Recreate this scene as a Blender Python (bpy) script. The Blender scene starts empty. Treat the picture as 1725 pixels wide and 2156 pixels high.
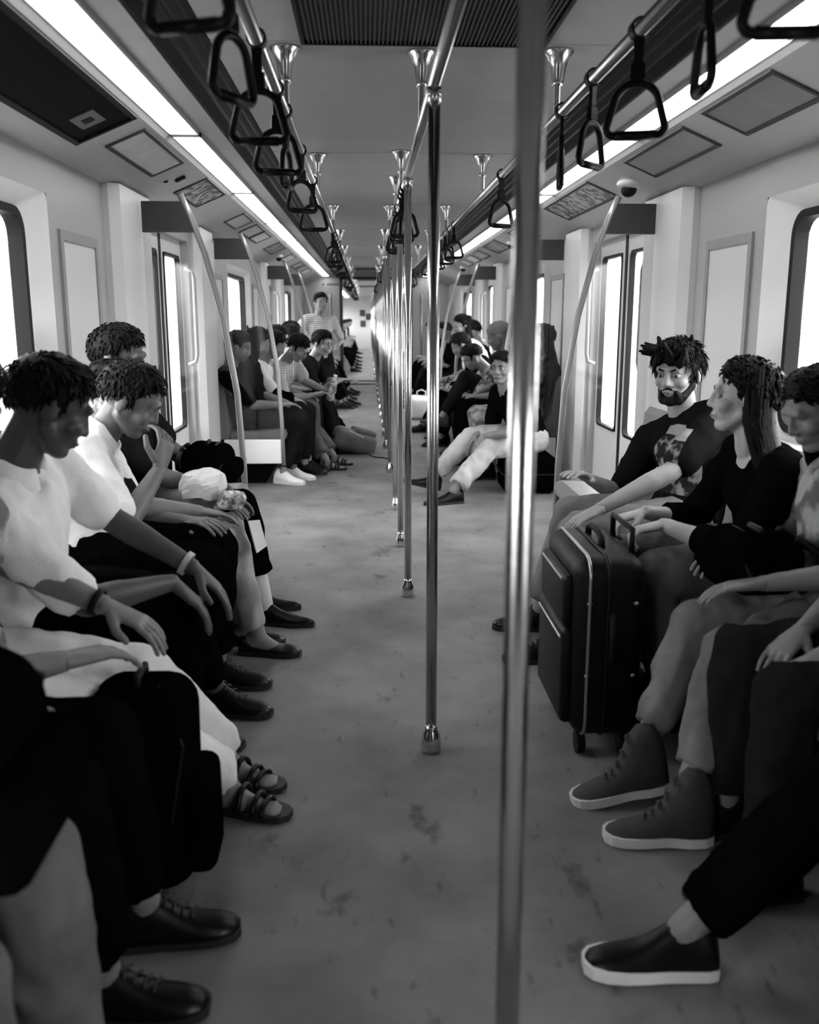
import bpy, bmesh, math, random
from mathutils import Vector, Matrix, noise

random.seed(7)
V = Vector
PI = math.pi
scene = bpy.context.scene
COL = scene.collection

# ------------------------------------------------------------------ camera
FPX, CXP, CYP, VPX, VPY = 1950.0, 862.5, 1078.0, 772.0, 667.0
pitch = math.atan2(CYP - VPY, FPX)
yaw = math.atan2(CXP - VPX, FPX / math.cos(pitch))
fwd = V((math.sin(yaw) * math.cos(pitch), math.cos(yaw) * math.cos(pitch), -math.sin(pitch)))
rgt = V((math.cos(yaw), -math.sin(yaw), 0))
upv = rgt.cross(fwd)
cam_d = bpy.data.cameras.new('camera')
cam = bpy.data.objects.new('camera', cam_d)
COL.objects.link(cam)
M3 = Matrix((rgt, upv, -fwd)).transposed()
cam.matrix_world = Matrix.Translation((-.185, 0, 1.3)) @ M3.to_4x4()
cam_d.sensor_fit = 'HORIZONTAL'
cam_d.sensor_width = 36
cam_d.lens = 36 * FPX / 1725
cam_d.clip_start = .02
cam_d.dof.use_dof = True
cam_d.dof.focus_distance = 4.3
cam_d.dof.aperture_fstop = 4.0
scene.camera = cam

# ------------------------------------------------------------------ world and exposure
w = bpy.data.worlds.new('overcast')
scene.world = w
w.use_nodes = True
_n = w.node_tree.nodes; _l = w.node_tree.links            # even overcast sky above, darker ground below the horizon
_tc = _n.new('ShaderNodeTexCoord'); _sp = _n.new('ShaderNodeSeparateXYZ'); _rp = _n.new('ShaderNodeValToRGB')
_rp.color_ramp.elements[0].position = .49; _rp.color_ramp.elements[0].color = (.22, .22, .22, 1)
_rp.color_ramp.elements[1].position = .53; _rp.color_ramp.elements[1].color = (1, 1, 1, 1)
_mr = _n.new('ShaderNodeMapRange'); _mr.inputs[1].default_value = -1; _mr.inputs[2].default_value = 1
_l.new(_tc.outputs['Generated'], _sp.inputs[0]); _l.new(_sp.outputs[2], _mr.inputs[0]); _l.new(_mr.outputs[0], _rp.inputs[0]); _l.new(_rp.outputs[0], _n['Background'].inputs[0])
w.node_tree.nodes['Background'].inputs[1].default_value = 8.0
scene.view_settings.view_transform = 'Standard'
scene.view_settings.look = 'None'
scene.view_settings.gamma = 1
scene.view_settings.use_curve_mapping = False
scene.view_settings.exposure = 1.15
LAMP = 4.5
scene.cycles.use_denoising = True
scene.cycles.max_bounces = 8
scene.cycles.diffuse_bounces = 4
scene.cycles.glossy_bounces = 4
scene.cycles.transparent_max_bounces = 12
scene.cycles.caustics_reflective = False
scene.cycles.caustics_refractive = False

# ------------------------------------------------------------------ materials
MATS = {}
def mat(name, v, rough=.6, metal=0.0, var=0.0, scale=8.0, bump=0.0, bscale=60.0, v2=None, pattern=None, pscale=20.0, spec=.5, stretch=None):
    if name in MATS: return MATS[name]
    m = bpy.data.materials.new(name); m.use_nodes = True
    nt = m.node_tree; b = nt.nodes['Principled BSDF']
    b.inputs['Base Color'].default_value = (v, v, v, 1)
    b.inputs['Roughness'].default_value = rough
    b.inputs['Metallic'].default_value = metal
    b.inputs['Specular IOR Level'].default_value = spec
    tc = nt.nodes.new('ShaderNodeTexCoord'); co = tc.outputs['Object']
    if stretch:
        mp = nt.nodes.new('ShaderNodeMapping'); mp.inputs['Scale'].default_value = stretch
        nt.links.new(co, mp.inputs[0]); co = mp.outputs[0]
    lo = max(0, v * (1 - var)); hi = min(1, v * (1 + var))
    def ramp(src, stops, interp='LINEAR'):
        r = nt.nodes.new('ShaderNodeValToRGB'); r.color_ramp.interpolation = interp
        e = r.color_ramp.elements
        while len(e) < len(stops): e.new(.5)
        for k, (p, c) in enumerate(stops):
            e[k].position = p; e[k].color = (c, c, c, 1)
        nt.links.new(src, r.inputs[0]); return r
    if pattern == 'plaid' or pattern == 'stripe':
        ws = []
        for d in (['X', 'Z'] if pattern == 'plaid' else ['Z']):
            wv = nt.nodes.new('ShaderNodeTexWave'); wv.bands_direction = d
            wv.inputs['Scale'].default_value = pscale; wv.inputs['Distortion'].default_value = .6
            nt.links.new(co, wv.inputs[0]); ws.append(wv)
        src = ws[0].outputs[1]
        if len(ws) > 1:
            mx = nt.nodes.new('ShaderNodeMath'); mx.operation = 'MULTIPLY'
            nt.links.new(ws[0].outputs[1], mx.inputs[0]); nt.links.new(ws[1].outputs[1], mx.inputs[1]); src = mx.outputs[0]
        r = ramp(src, [(.35, v), (.6, v2 if v2 is not None else v * .5)])
        nt.links.new(r.outputs[0], b.inputs['Base Color'])
    elif pattern == 'blotch':
        n = nt.nodes.new('ShaderNodeTexNoise'); n.inputs['Scale'].default_value = pscale; n.inputs['Detail'].default_value = 3
        nt.links.new(co, n.inputs[0])
        r = ramp(n.outputs[0], [(.44, v), (.56, v2)])
        nt.links.new(r.outputs[0], b.inputs['Base Color'])
    elif pattern == 'check':
        n = nt.nodes.new('ShaderNodeTexVoronoi'); n.inputs['Scale'].default_value = pscale
        nt.links.new(co, n.inputs[0])
        r = ramp(n.outputs['Color'], [(.3, v), (.7, v2)])
        nt.links.new(r.outputs[0], b.inputs['Base Color'])
    elif var > 0:
        n = nt.nodes.new('ShaderNodeTexNoise'); n.inputs['Scale'].default_value = scale; n.inputs['Detail'].default_value = 6
        nt.links.new(co, n.inputs[0])
        r = ramp(n.outputs[0], [(.3, lo), (.7, hi)])
        nt.links.new(r.outputs[0], b.inputs['Base Color'])
    if bump > 0:
        n = nt.nodes.new('ShaderNodeTexNoise'); n.inputs['Scale'].default_value = bscale; n.inputs['Detail'].default_value = 4
        nt.links.new(co, n.inputs[0])
        bp = nt.nodes.new('ShaderNodeBump'); bp.inputs['Strength'].default_value = bump; bp.inputs['Distance'].default_value = .01
        nt.links.new(n.outputs[0], bp.inputs['Height']); nt.links.new(bp.outputs[0], b.inputs['Normal'])
    MATS[name] = m
    return m

def emit(name, v, s):
    if name in MATS: return MATS[name]
    m = bpy.data.materials.new(name); m.use_nodes = True
    b = m.node_tree.nodes['Principled BSDF']
    b.inputs['Base Color'].default_value = (v, v, v, 1)
    b.inputs['Emission Color'].default_value = (1, 1, 1, 1)
    b.inputs['Emission Strength'].default_value = s
    MATS[name] = m; return m

def glass(name, tint=.95, refl=.06):
    m = bpy.data.materials.new(name); m.use_nodes = True
    nt = m.node_tree; nt.nodes.remove(nt.nodes['Principled BSDF'])
    t = nt.nodes.new('ShaderNodeBsdfTransparent'); t.inputs[0].default_value = (tint, tint, tint, 1)
    g = nt.nodes.new('ShaderNodeBsdfGlossy'); g.inputs['Roughness'].default_value = .05
    mx = nt.nodes.new('ShaderNodeMixShader'); mx.inputs[0].default_value = refl
    nt.links.new(t.outputs[0], mx.inputs[1]); nt.links.new(g.outputs[0], mx.inputs[2])
    nt.links.new(mx.outputs[0], nt.nodes['Material Output'].inputs[0])
    MATS[name] = m; return m

def floor_mat():
    m = bpy.data.materials.new('worn_floor'); m.use_nodes = True
    nt = m.node_tree; b = nt.nodes['Principled BSDF']; b.inputs['Roughness'].default_value = .55
    b.inputs['Specular IOR Level'].default_value = .3
    tc = nt.nodes.new('ShaderNodeTexCoord')
    def nz(s, d, rough=.55, stretch=None):
        n = nt.nodes.new('ShaderNodeTexNoise'); n.inputs['Scale'].default_value = s; n.inputs['Detail'].default_value = d
        n.inputs['Roughness'].default_value = rough
        if stretch:
            mp = nt.nodes.new('ShaderNodeMapping'); mp.inputs['Scale'].default_value = stretch
            nt.links.new(tc.outputs['Object'], mp.inputs[0]); nt.links.new(mp.outputs[0], n.inputs[0])
        else: nt.links.new(tc.outputs['Object'], n.inputs[0])
        return n.outputs[0]
    def ramp(s, stops):
        r = nt.nodes.new('ShaderNodeValToRGB'); e = r.color_ramp.elements
        while len(e) < len(stops): e.new(.5)
        for k, (p, c) in enumerate(stops): e[k].position = p; e[k].color = (c, c, c, 1)
        nt.links.new(s, r.inputs[0]); return r.outputs[0]
    def mul(a, c):
        x = nt.nodes.new('ShaderNodeMix'); x.data_type = 'RGBA'; x.blend_type = 'MULTIPLY'; x.inputs[0].default_value = 1
        nt.links.new(a, x.inputs[6]); nt.links.new(c, x.inputs[7]); return x.outputs[2]
    base = ramp(nz(2.2, 8, .6), [(.3, .095), (.7, .225)])
    stain = ramp(nz(5.5, 5, .6, (1.0, .7, 1)), [(.30, .45), (.38, 1.0)])
    scuff = ramp(nz(26, 3, .5, (1, .35, 1)), [(.28, .6), (.36, 1.0)])
    speck = ramp(nz(420, 2), [(.3, .85), (.7, 1.12)])
    nt.links.new(mul(mul(mul(base, stain), scuff), speck), b.inputs['Base Color'])
    bp = nt.nodes.new('ShaderNodeBump'); bp.inputs['Strength'].default_value = .12; bp.inputs['Distance'].default_value = .004
    nt.links.new(nz(300, 3), bp.inputs['Height']); nt.links.new(bp.outputs[0], b.inputs['Normal'])
    return m

M_floor = floor_mat()
M_ceil = mat('ceiling_panel', .36, .5, var=.06, scale=4, bump=.05, bscale=300)
M_wall = mat('wall_laminate', .40, .45, var=.03, scale=2)
M_column = mat('column_laminate', .68, .4, var=.03, scale=2)
M_trimlight = mat('cove_panel', .45, .5, var=.03)
M_black = mat('black_plastic', .004, .5, var=.3, spec=.2)
M_duct = mat('duct_black', .004, .5, var=.3, spec=.12)
M_slat = mat('grille_slat', .025, .5, var=.2)
M_steel = mat('brushed_steel', .62, .2, 1.0, var=.05, scale=30, bump=.03, bscale=200)
M_steel2 = mat('polished_steel', .70, .16, 1.0, var=.04)
M_grey = mat('grey_header', .03, .5, var=.1)
M_frame = mat('poster_frame', .025, .5, var=.1)
M_poster = mat('poster_paper', .58, .5, var=.08, scale=12)
M_map = mat('route_map', .42, .4, pattern='blotch', pscale=22, v2=.08)
M_rubber = mat('black_rubber', .005, .6, var=.3, spec=.15)
M_strap = mat('strap_plastic', .003, .4, var=.3, spec=.2)
M_diff = emit('light_diffuser', .9, LAMP)
M_glass = glass('window_glass', .93, .05)
M_sglass = glass('screen_glass', .9, .03)
M_screenpole = mat('grey_painted_pole', .30, .35, .4, var=.05)
M_white = mat('white_plastic', .8, .4, var=.03)
M_seat = mat('seat_steel', .22, .4, .2, var=.05)
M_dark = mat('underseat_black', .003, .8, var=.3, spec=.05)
M_bel = mat('bellows_dark', .03, .7, var=.2)

# ------------------------------------------------------------------ mesh builder
class MB:
    def __init__(s): s.v = []; s.f = []
    def add(s, vs, fs):
        o = len(s.v); s.v += [V(p) for p in vs]; s.f += [tuple(i + o for i in f) for f in fs]; return s
    def box(s, a, b):
        (x0, y0, z0), (x1, y1, z1) = a, b
        x0, x1 = min(x0, x1), max(x0, x1); y0, y1 = min(y0, y1), max(y0, y1); z0, z1 = min(z0, z1), max(z0, z1)
        return s.add([(x0, y0, z0), (x1, y0, z0), (x1, y1, z0), (x0, y1, z0), (x0, y0, z1), (x1, y0, z1), (x1, y1, z1), (x0, y1, z1)],
                     [(0, 3, 2, 1), (4, 5, 6, 7), (0, 1, 5, 4), (1, 2, 6, 5), (2, 3, 7, 6), (3, 0, 4, 7)])
    def rbox(s, c, size, r=.02, seg=3, m=None):
        bm = bmesh.new(); bmesh.ops.create_cube(bm, size=1)
        bmesh.ops.scale(bm, vec=V(size), verts=bm.verts)
        bmesh.ops.bevel(bm, geom=bm.edges[:], offset=r, segments=seg, affect='EDGES', profile=.5)
        mm = Matrix.Translation(V(c)) @ (m.to_4x4() if m else Matrix())
        vs = [mm @ x.co for x in bm.verts]
        for i, x in enumerate(bm.verts): x.index = i
        fs = [tuple(x.index for x in f.verts) for f in bm.faces]; bm.free()
        return s.add(vs, fs)
    def loft(s, rings, closed=False):
        n = len(rings[0]); vs = [p for r in rings for p in r]; fs = []
        m = len(rings)
        for i in range(m if closed else m - 1):
            j = (i + 1) % m
            for k in range(n):
                l = (k + 1) % n
                fs.append((i * n + k, i * n + l, j * n + l, j * n + k))
        if not closed:
            fs.append(tuple(reversed(range(n)))); fs.append(tuple((m - 1) * n + k for k in range(n)))
        return s.add(vs, fs)
    def tube(s, pts, r, n=10, closed=False):
        pts = [V(p) for p in pts]; rr = r if isinstance(r, (list, tuple)) else [r] * len(pts)
        rings = []; a = None
        for i, p in enumerate(pts):
            if closed: t = pts[(i + 1) % len(pts)] - pts[i - 1]
            else: t = pts[min(i + 1, len(pts) - 1)] - pts[max(i - 1, 0)]
            t.normalize()
            if a is None:
                a = t.orthogonal().normalized()
            a = (a - t * a.dot(t)).normalized(); b = t.cross(a)
            rings.append([p + (a * math.cos(2 * PI * k / n) + b * math.sin(2 * PI * k / n)) * rr[i] for k in range(n)])
        return s.loft(rings, closed)
    def caps(s, p0, r0, p1, r1, n=10):
        p0, p1 = V(p0), V(p1); t = (p1 - p0)
        if t.length < 1e-5: t = V((0, 0, 1e-4))
        t.normalize(); pts = []; rs = []
        for k in range(4):
            a = PI / 2 * (k + .35) / 4.35; pts.append(p0 - t * r0 * math.cos(a)); rs.append(r0 * math.sin(a))
        pts.append(p0); rs.append(r0); pts.append(p1); rs.append(r1)
        for k in range(3, -1, -1):
            a = PI / 2 * (k + .35) / 4.35; pts.append(p1 + t * r1 * math.cos(a)); rs.append(r1 * math.sin(a))
        a = t.orthogonal().normalized(); b = t.cross(a)
        return s.loft([[p + (a * math.cos(2 * PI * k / n) + b * math.sin(2 * PI * k / n)) * r for k in range(n)] for p, r in zip(pts, rs)])
    def ell(s, c, ax, ay, az, n=14, m=9):
        c, ax, ay, az = V(c), V(ax), V(ay), V(az); rings = []
        for i in range(m):
            th = PI * (i + .4) / (m - .2)
            rings.append([c + az * math.cos(th) + (ax * math.cos(2 * PI * k / n) + ay * math.sin(2 * PI * k / n)) * math.sin(th) for k in range(n)])
        return s.loft(rings[::-1])
    def lathe(s, prof, c=(0, 0, 0), n=16):
        c = V(c)
        return s.loft([[c + V((r * math.cos(2 * PI * k / n), r * math.sin(2 * PI * k / n), z)) for k in range(n)] for r, z in prof])
    def prof_y(s, pts, y0, y1):
        return s.loft([[V((x, y0, z)) for x, z in pts], [V((x, y1, z)) for x, z in pts]])
    def xf(s, m): s.v = [m @ p for p in s.v]; return s
    def build(s, name, m, parent=None, org=(0, 0, 0), smooth=False, loc=None):
        me = bpy.data.meshes.new(name)
        o_ = V(org)
        me.from_pydata([p - o_ for p in s.v], [], s.f)
        bm = bmesh.new(); bm.from_mesh(me); bmesh.ops.recalc_face_normals(bm, faces=bm.faces); bm.to_mesh(me); bm.free()
        me.materials.append(m)
        if smooth: me.polygons.foreach_set('use_smooth', [True] * len(me.polygons))
        ob = bpy.data.objects.new(name, me); COL.objects.link(ob)
        if parent: ob.parent = parent
        if loc: ob.location = loc
        return ob

def empty(name, loc=(0, 0, 0), label=None, cat=None, group=None, kind=None):
    e = bpy.data.objects.new(name, None); COL.objects.link(e); e.location = loc; e.empty_display_size = .1
    tag(e, label, cat, group, kind); return e
def tag(o, label=None, cat=None, group=None, kind=None):
    if label: o['label'] = label
    if cat: o['category'] = cat
    if group: o['group'] = group
    if kind: o['kind'] = kind
    return o
def struct(o, label=None):
    o['kind'] = 'structure'
    if label: o['label'] = label
    return o
def copy_tree(o, parent=None, kids=None):
    c = o.copy(); COL.objects.link(c)
    if parent: c.parent = parent
    for ch in KIDS.get(o.name, []): copy_tree(ch, c)
    return c
KIDS = {}
def reg(o):
    if o.parent: KIDS.setdefault(o.parent.name, []).append(o)
    return o
ORD = ['nearest', 'second', 'third', 'fourth', 'fifth', 'sixth', 'seventh', 'eighth', 'ninth', 'tenth', 'eleventh', 'twelfth', 'thirteenth',
       'fourteenth', 'fifteenth', 'sixteenth', 'seventeenth', 'eighteenth', 'nineteenth', 'twentieth', 'twenty-first', 'twenty-second', 'twenty-third', 'twenty-fourth', 'twenty-fifth', 'twenty-sixth']
def nth(i): return ORD[i]

# ------------------------------------------------------------------ the carriage shell
Y0, YE, Y2 = -2.6, 18.3, 39.0          # rear end, gangway, end of the next carriage
ZC = 2.13
XW = 1.40
struct(MB().box((-1.6, Y0, -.06), (1.6, Y2 + .5, 0)).build('floor', M_floor), 'worn grey speckled floor of the train aisle')

ceil = struct(empty('ceiling'), 'pale flat ceiling panels of the carriage')
seams = [Y0, -.6, .95, 3.1, 5.07, 7.3, 9.4, 11.5, 13.6, 15.8, YE]
for a, b in zip(seams[:-1], seams[1:]):
    MB().rbox((0, (a + b) / 2, ZC + .02), (1.32, b - a - .006, .04), .004, 1).build('panel', M_ceil, ceil)
MB().box((-1.5, Y0, ZC + .042), (1.5, YE, ZC + .09)).build('backing', M_black, ceil)
yy = 19.3
while yy < Y2 - .1:
    MB().rbox((0, yy + 1.0, ZC + .02), (1.32, 1.99, .04), .004, 1).build('panel', M_ceil, ceil); yy += 2.0
MB().box((-1.5, YE, ZC + .042), (1.5, Y2 + .2, ZC + .09)).build('backing', M_black, ceil)

for sg, nm in ((-1, 'left'), (1, 'right')):
    for k, (a, b) in enumerate(((Y0, YE), (19.2, Y2))):
        # grooved dark duct beside the ceiling
        pts = [(.66, ZC + .04), (.66, ZC), (.675, ZC - .012), (.69, ZC - .006), (.705, ZC - .022), (.725, ZC - .016), (.74, ZC - .034), (.76, ZC - .028), (.79, ZC - .05), (.80, ZC - .05), (.80, ZC + .04)]
        struct(MB().prof_y([(sg * x, z) for x, z in pts], a, b).build('trim_%d' % (1 + k * 6 + (sg > 0)), M_duct), 'black grooved air duct along the %s edge of the ceiling' % nm)
        pts = [(.80, ZC + .04), (.80, 2.075), (.885, 2.068), (.885, ZC + .04)]
        struct(MB().prof_y([(sg * x, z) for x, z in pts], a, b).build('trim_%d' % (3 + k * 6 + (sg > 0)), M_trimlight), 'pale cove strip inside the %s light line' % nm)
        pts = [(1.012, ZC + .04), (1.012, 2.052), (1.03, 2.035), (1.22, 1.955), (1.30, 1.925), (1.385, 1.90), (1.47, 1.89), (1.47, ZC + .04)]
        struct(MB().prof_y([(sg * x, z) for x, z in pts], a, b).build('trim_%d' % (5 + k * 6 + (sg > 0)), M_wall), 'pale sloped soffit above the %s windows' % nm)

# light lines
ys = [2.3, 4.22, 6.1, 8.0, 9.9, 11.8, 13.7, 15.6, 17.5]
for sg, nm in ((-1, 'left'), (1, 'right')):
    n = 0
    for a, b in list(zip(ys[:-1], ys[1:])) + [(17.5, 18.25)]:
        c = (sg * .948, (a + b) / 2, 2.06)
        r = empty('ceiling_light', c, '%s glowing light panel from the camera in the %s ceiling light line' % (nth(n), nm), 'light', 'light panels of the %s line' % nm)
        MB().box((c[0] - .058, a + .03, 2.063), (c[0] + .058, b - .03, 2.078)).build('diffuser', M_diff, r, c)
        fr = MB()
        for s2 in (-1, 1): fr.box((c[0] + s2 * .058, a, 2.052), (c[0] + s2 * .064, b, 2.09))
        for yb in (a, b - .03): fr.box((c[0] - .064, yb, 2.052), (c[0] + .064, yb + .03, 2.09))
        fr.build('frame', M_trimlight, r, c)
        MB().box((c[0] - .064, a, 2.08), (c[0] + .064, b, 2.10)).build('housing', M_white, r, c)
        n += 1
    n = 0
    a = 19.4
    while a < 38:
        c = (sg * .948, a + .95, 2.06)
        r = empty('ceiling_light', c, '%s light panel of the %s line in the next carriage' % (nth(n), nm), 'light', 'light panels of the next carriage')
        MB().box((c[0] - .058, a + .006, 2.063), (c[0] + .058, a + 1.89, 2.078)).build('diffuser', M_diff, r, c)
        a += 1.9; n += 1

# side walls with window and door openings
WINS = [(2.3, 3.76), (8.45, 10.05), (14.3, 16.0)]
DOORS = [(-.85, .47), (5.28, 6.6), (11.4, 12.7)]
def wall(sg, nm):
    m = MB()
    x0, x1 = sg * XW, sg * (XW + .16)
    ops = sorted([(a, b, .78, 1.76) for a, b in WINS] + [(a, b, 0, 1.80) for a, b in DOORS])
    y = Y0
    for a, b, z0, z1 in ops:
        m.box((x0, y, 0), (x1, a, 1.92))
        if z0 > 0: m.box((x0, a, 0), (x1, b, z0))
        m.box((x0, a, z1), (x1, b, 1.92)); y = b
    m.box((x0, y, 0), (x1, YE, 1.92))
    return struct(m.build('wall_%s' % nm, M_wall), 'pale laminate %s wall of the carriage' % nm)
WL = {-1: wall(-1, 'left'), 1: wall(1, 'right')}
for sg, nm in ((-1, 'left'), (1, 'right')):
    nw = MB(); y = 19.2
    while y < Y2:
        nw.box((sg * XW, y, 0), (sg * 1.55, min(y + 1.0, Y2), 1.92))
        if y + 1.0 < Y2: nw.box((sg * XW, y + 1.0, 0), (sg * 1.55, min(y + 2.8, Y2), .8)).box((sg * XW, y + 1.0, 1.72), (sg * 1.55, min(y + 2.8, Y2), 1.92))
        y += 2.8
    nw = struct(nw.build('wall_%s_next' % nm, M_wall), 'pale %s wall of the next carriage with a row of windows' % nm)
    y = 20.2
    while y < Y2 - 1:
        MB().box((sg * (XW + .06), y, .8), (sg * (XW + .066), min(y + 1.8, Y2), 1.72)).build('pane', M_glass, nw); y += 2.8

def rrect(y0, y1, z0, z1, r, n=5):
    pts = []
    for cy, cz, a0 in ((y1 - r, z1 - r, 0), (y0 + r, z1 - r, 90), (y0 + r, z0 + r, 180), (y1 - r, z0 + r, 270)):
        for k in range(n + 1):
            a = math.radians(a0 + 90 * k / n); pts.append((cy + r * math.cos(a), cz + r * math.sin(a)))
    return pts
wn = 0
for sg, nm in ((-1, 'left'), (1, 'right')):
    for i, (a, b) in enumerate(WINS):
        wn += 1
        root = struct(empty('window_%d' % wn, (sg * XW, (a + b) / 2, 1.27)), 'bright daylit window in the %s wall' % nm)
        org = root.location
        ins = .16
        outer = rrect(a, b, .78, 1.76, .03); inner = rrect(a + ins, b - ins, .86, 1.69, .09)
        rings = [[V((sg * XW, y, z)) for y, z in outer], [V((sg * (XW + .045), y, z)) for y, z in inner], [V((sg * (XW + .155), y, z)) for y, z in inner], [V((sg * (XW + .155), y, z)) for y, z in outer]]
        MB().loft(rings, True).build('reveal', M_white, root, org)
        g2 = rrect(a + ins + .03, b - ins - .03, .89, 1.66, .07)
        rings = [[V((sg * (XW + .035), y, z)) for y, z in inner], [V((sg * (XW + .035), y, z)) for y, z in g2], [V((sg * (XW + .09), y, z)) for y, z in g2], [V((sg * (XW + .09), y, z)) for y, z in inner]]
        MB().loft(rings, True).build('gasket', M_rubber, root, org)
        MB().box((sg * (XW + .06), a + ins, .87), (sg * (XW + .066), b - ins, 1.68)).build('pane', M_glass, root, org)

dn = 0
for sg, nm in ((-1, 'left'), (1, 'right')):
    for i, (a, b) in enumerate(DOORS):
        dn += 1
        root = struct(empty('door_%d' % dn, (sg * (XW + .06), (a + b) / 2, 0)), 'pair of sliding doors with tall bright panes in the %s wall' % nm)
        org = root.location; mid = (a + b) / 2
        for y0, y1 in ((a, mid - .025), (mid + .025, b)):
            fr = MB(); xa, xb = sg * (XW + .05), sg * (XW + .09)
            fr.box((xa, y0, .01), (xb, y1, .55)).box((xa, y0, 1.70), (xb, y1, 1.80)).box((xa, y0, .55), (xb, y0 + .065, 1.70)).box((xa, y1 - .065, .55), (xb, y1, 1.70))
            lf = fr.build('leaf', M_white, root, org)
            g = MB(); q = rrect(y0 + .065, y1 - .065, .55, 1.70, .05); q2 = rrect(y0 + .080, y1 - .080, .568, 1.682, .04)
            g.loft([[V((sg * (XW + .042), y, z)) for y, z in q], [V((sg * (XW + .042), y, z)) for y, z in q2], [V((sg * (XW + .075), y, z)) for y, z in q2], [V((sg * (XW + .075), y, z)) for y, z in q]], True)
            g.build('gasket', M_rubber, lf, (0, 0, 0))
            MB().box((sg * (XW + .065), y0 + .065, .55), (sg * (XW + .07), y1 - .065, 1.70)).build('pane', M_glass, root, org)
        MB().box((sg * (XW + .045), mid - .025, .01), (sg * (XW + .095), mid + .025, 1.80)).build('rubber_edge', M_rubber, root, org)
        for yh in (a - .07, b - .14):
            h = MB().tube([(sg * XW, yh, 1.62), (sg * (XW - .05), yh, 1.60), (sg * (XW - .06), yh, 1.55), (sg * (XW - .06), yh, 1.05), (sg * (XW - .05), yh, 1.0), (sg * XW, yh, .98)], .014)
            h.build('grab_handle', M_seat, root, org, True)
# fix the gasket sub-parts: their verts were given in world space, their parent leaf sits at the door root
for o in list(COL.objects):
    if o.name.startswith('gasket') and o.parent and o.parent.name.startswith('leaf'):
        o.location = -o.parent.parent.location

# framed blank wall panels and column covers by the doors
PILL = [(4.53, 5.24), (6.66, 7.28), (10.85, 11.36), (12.74, 13.3)]
wp = 0
for sg, nm in ((-1, 'left'), (1, 'right')):
    for j, (a, b) in enumerate(PILL):
        pl = [(XW + .01, a), (XW - .03, a), (XW - .075, a + .04), (XW - .075, b - .07), (XW - .04, b), (XW + .01, b)]
        m = MB().loft([[V((sg * x, y, 0)) for x, y in pl], [V((sg * x, y, 1.905)) for x, y in pl]])
        m.build('column_cover', M_column, WL[sg])
    for j, (y0, y1) in enumerate(((3.86, 4.38), (7.55, 8.1), (10.2, 10.7), (13.5, 14.0))):
        fr = MB()
        for (p, q, r, s) in ((y0, y1, 1.60, 1.64), (y0, y1, .74, .78), (y0, y0 + .035, .78, 1.60), (y1 - .035, y1, .78, 1.60)):
            fr.box((sg * (XW - .012), p, r), (sg * (XW + .002), q, s))
        fr.build('panel_frame', mat('panel_frame_grey', .30, .5, var=.05), WL[sg])
        MB().box((sg * (XW - .005), y0 + .035, .78), (sg * (XW + .002), y1 - .035, 1.60)).build('panel', M_column, WL[sg])

# end wall with the gangway opening
def endwall(y, half, top, nm, lab):
    m = MB()
    m.box((-1.5, y, 0), (-half, y + .08, 2.2)).box((half, y, 0), (1.5, y + .08, 2.2)).box((-half, y, top), (half, y + .08, 2.2))
    return struct(m.build(nm, M_wall), lab)
ew = endwall(YE, .70, 2.04, 'wall_end', 'pale end wall around the gangway opening')
fr = MB()
for sg in (-1, 1): fr.box((sg * .70, YE - .02, 0), (sg * .64, YE + .1, 2.04))
fr.box((-.70, YE - .02, 2.0), (.70, YE + .1, 2.04))
struct(fr.build('trim_20', M_bel), 'dark frame of the gangway opening')
g = MB()
for k in range(9):
    y = YE + .1 + k * .09
    for sg in (-1, 1): g.box((sg * .72, y, 0), (sg * (.78 if k % 2 else .74), y + .09, 2.06))
    g.box((-.72, y, 2.03), (.72, y + .09, 2.10 if k % 2 else 2.06))
struct(g.build('wall_gangway', M_bel), 'dark folded gangway bellows between the carriages')
struct(MB().box((-.7, YE - .05, 0), (.7, YE + .14, .012)).build('trim_21', M_dark), 'dark threshold strip across the floor at the gangway')
struct(MB().box((-.7, 19.2, 0), (.7, 19.34, .012)).build('trim_22', M_dark), 'dark threshold strip at the far side of the gangway')
endwall(19.2, .72, 2.04, 'wall_next', 'end wall of the next carriage around the gangway')
struct(MB().box((-1.5, Y2, 0), (1.5, Y2 + .08, 2.2)).build('wall_far', M_wall), 'bright far end wall of the next carriage')
struct(MB().box((-1.55, Y0 - .08, 0), (1.55, Y0, 2.2)).build('wall_rear', M_grey), 'wall behind the camera')
for k, (x, z) in enumerate(((-.35, 1.45), (-.33, 1.02), (-.1, 1.3))):
    r = tag(MB().rbox((x, Y2 - .01, z), (.22, .02, .26), .004, 1).build('notice', M_frame), '%s dark notice on the bright far end wall' % ('upper', 'lower', 'right')[k], 'notice', 'notices on the far end wall')
# grab rail on the end wall, dark row of stencilled marks above it
for sg, nm in ((-1, 'left'), (1, 'right')):
    x = sg * .88
    t = MB().tube([(x, YE, 1.72), (x, YE - .08, 1.72), (x, YE - .09, 1.68), (x, YE - .09, .55), (x, YE - .08, .5), (x, YE, .5)], .016).build('grab_rail', M_steel, smooth=True)
    tag(t, 'long steel grab rail on the end wall %s of the gangway' % nm, 'rail', 'end wall grab rails')
mk = MB()
for k in range(7):
    if k != 1: mk.box((-1.02 + k * .045, YE - .003, 1.885), (-1.02 + k * .045 + .03, YE + .001, 1.925))
mk.build('stencil', M_grey, ew)

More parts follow.
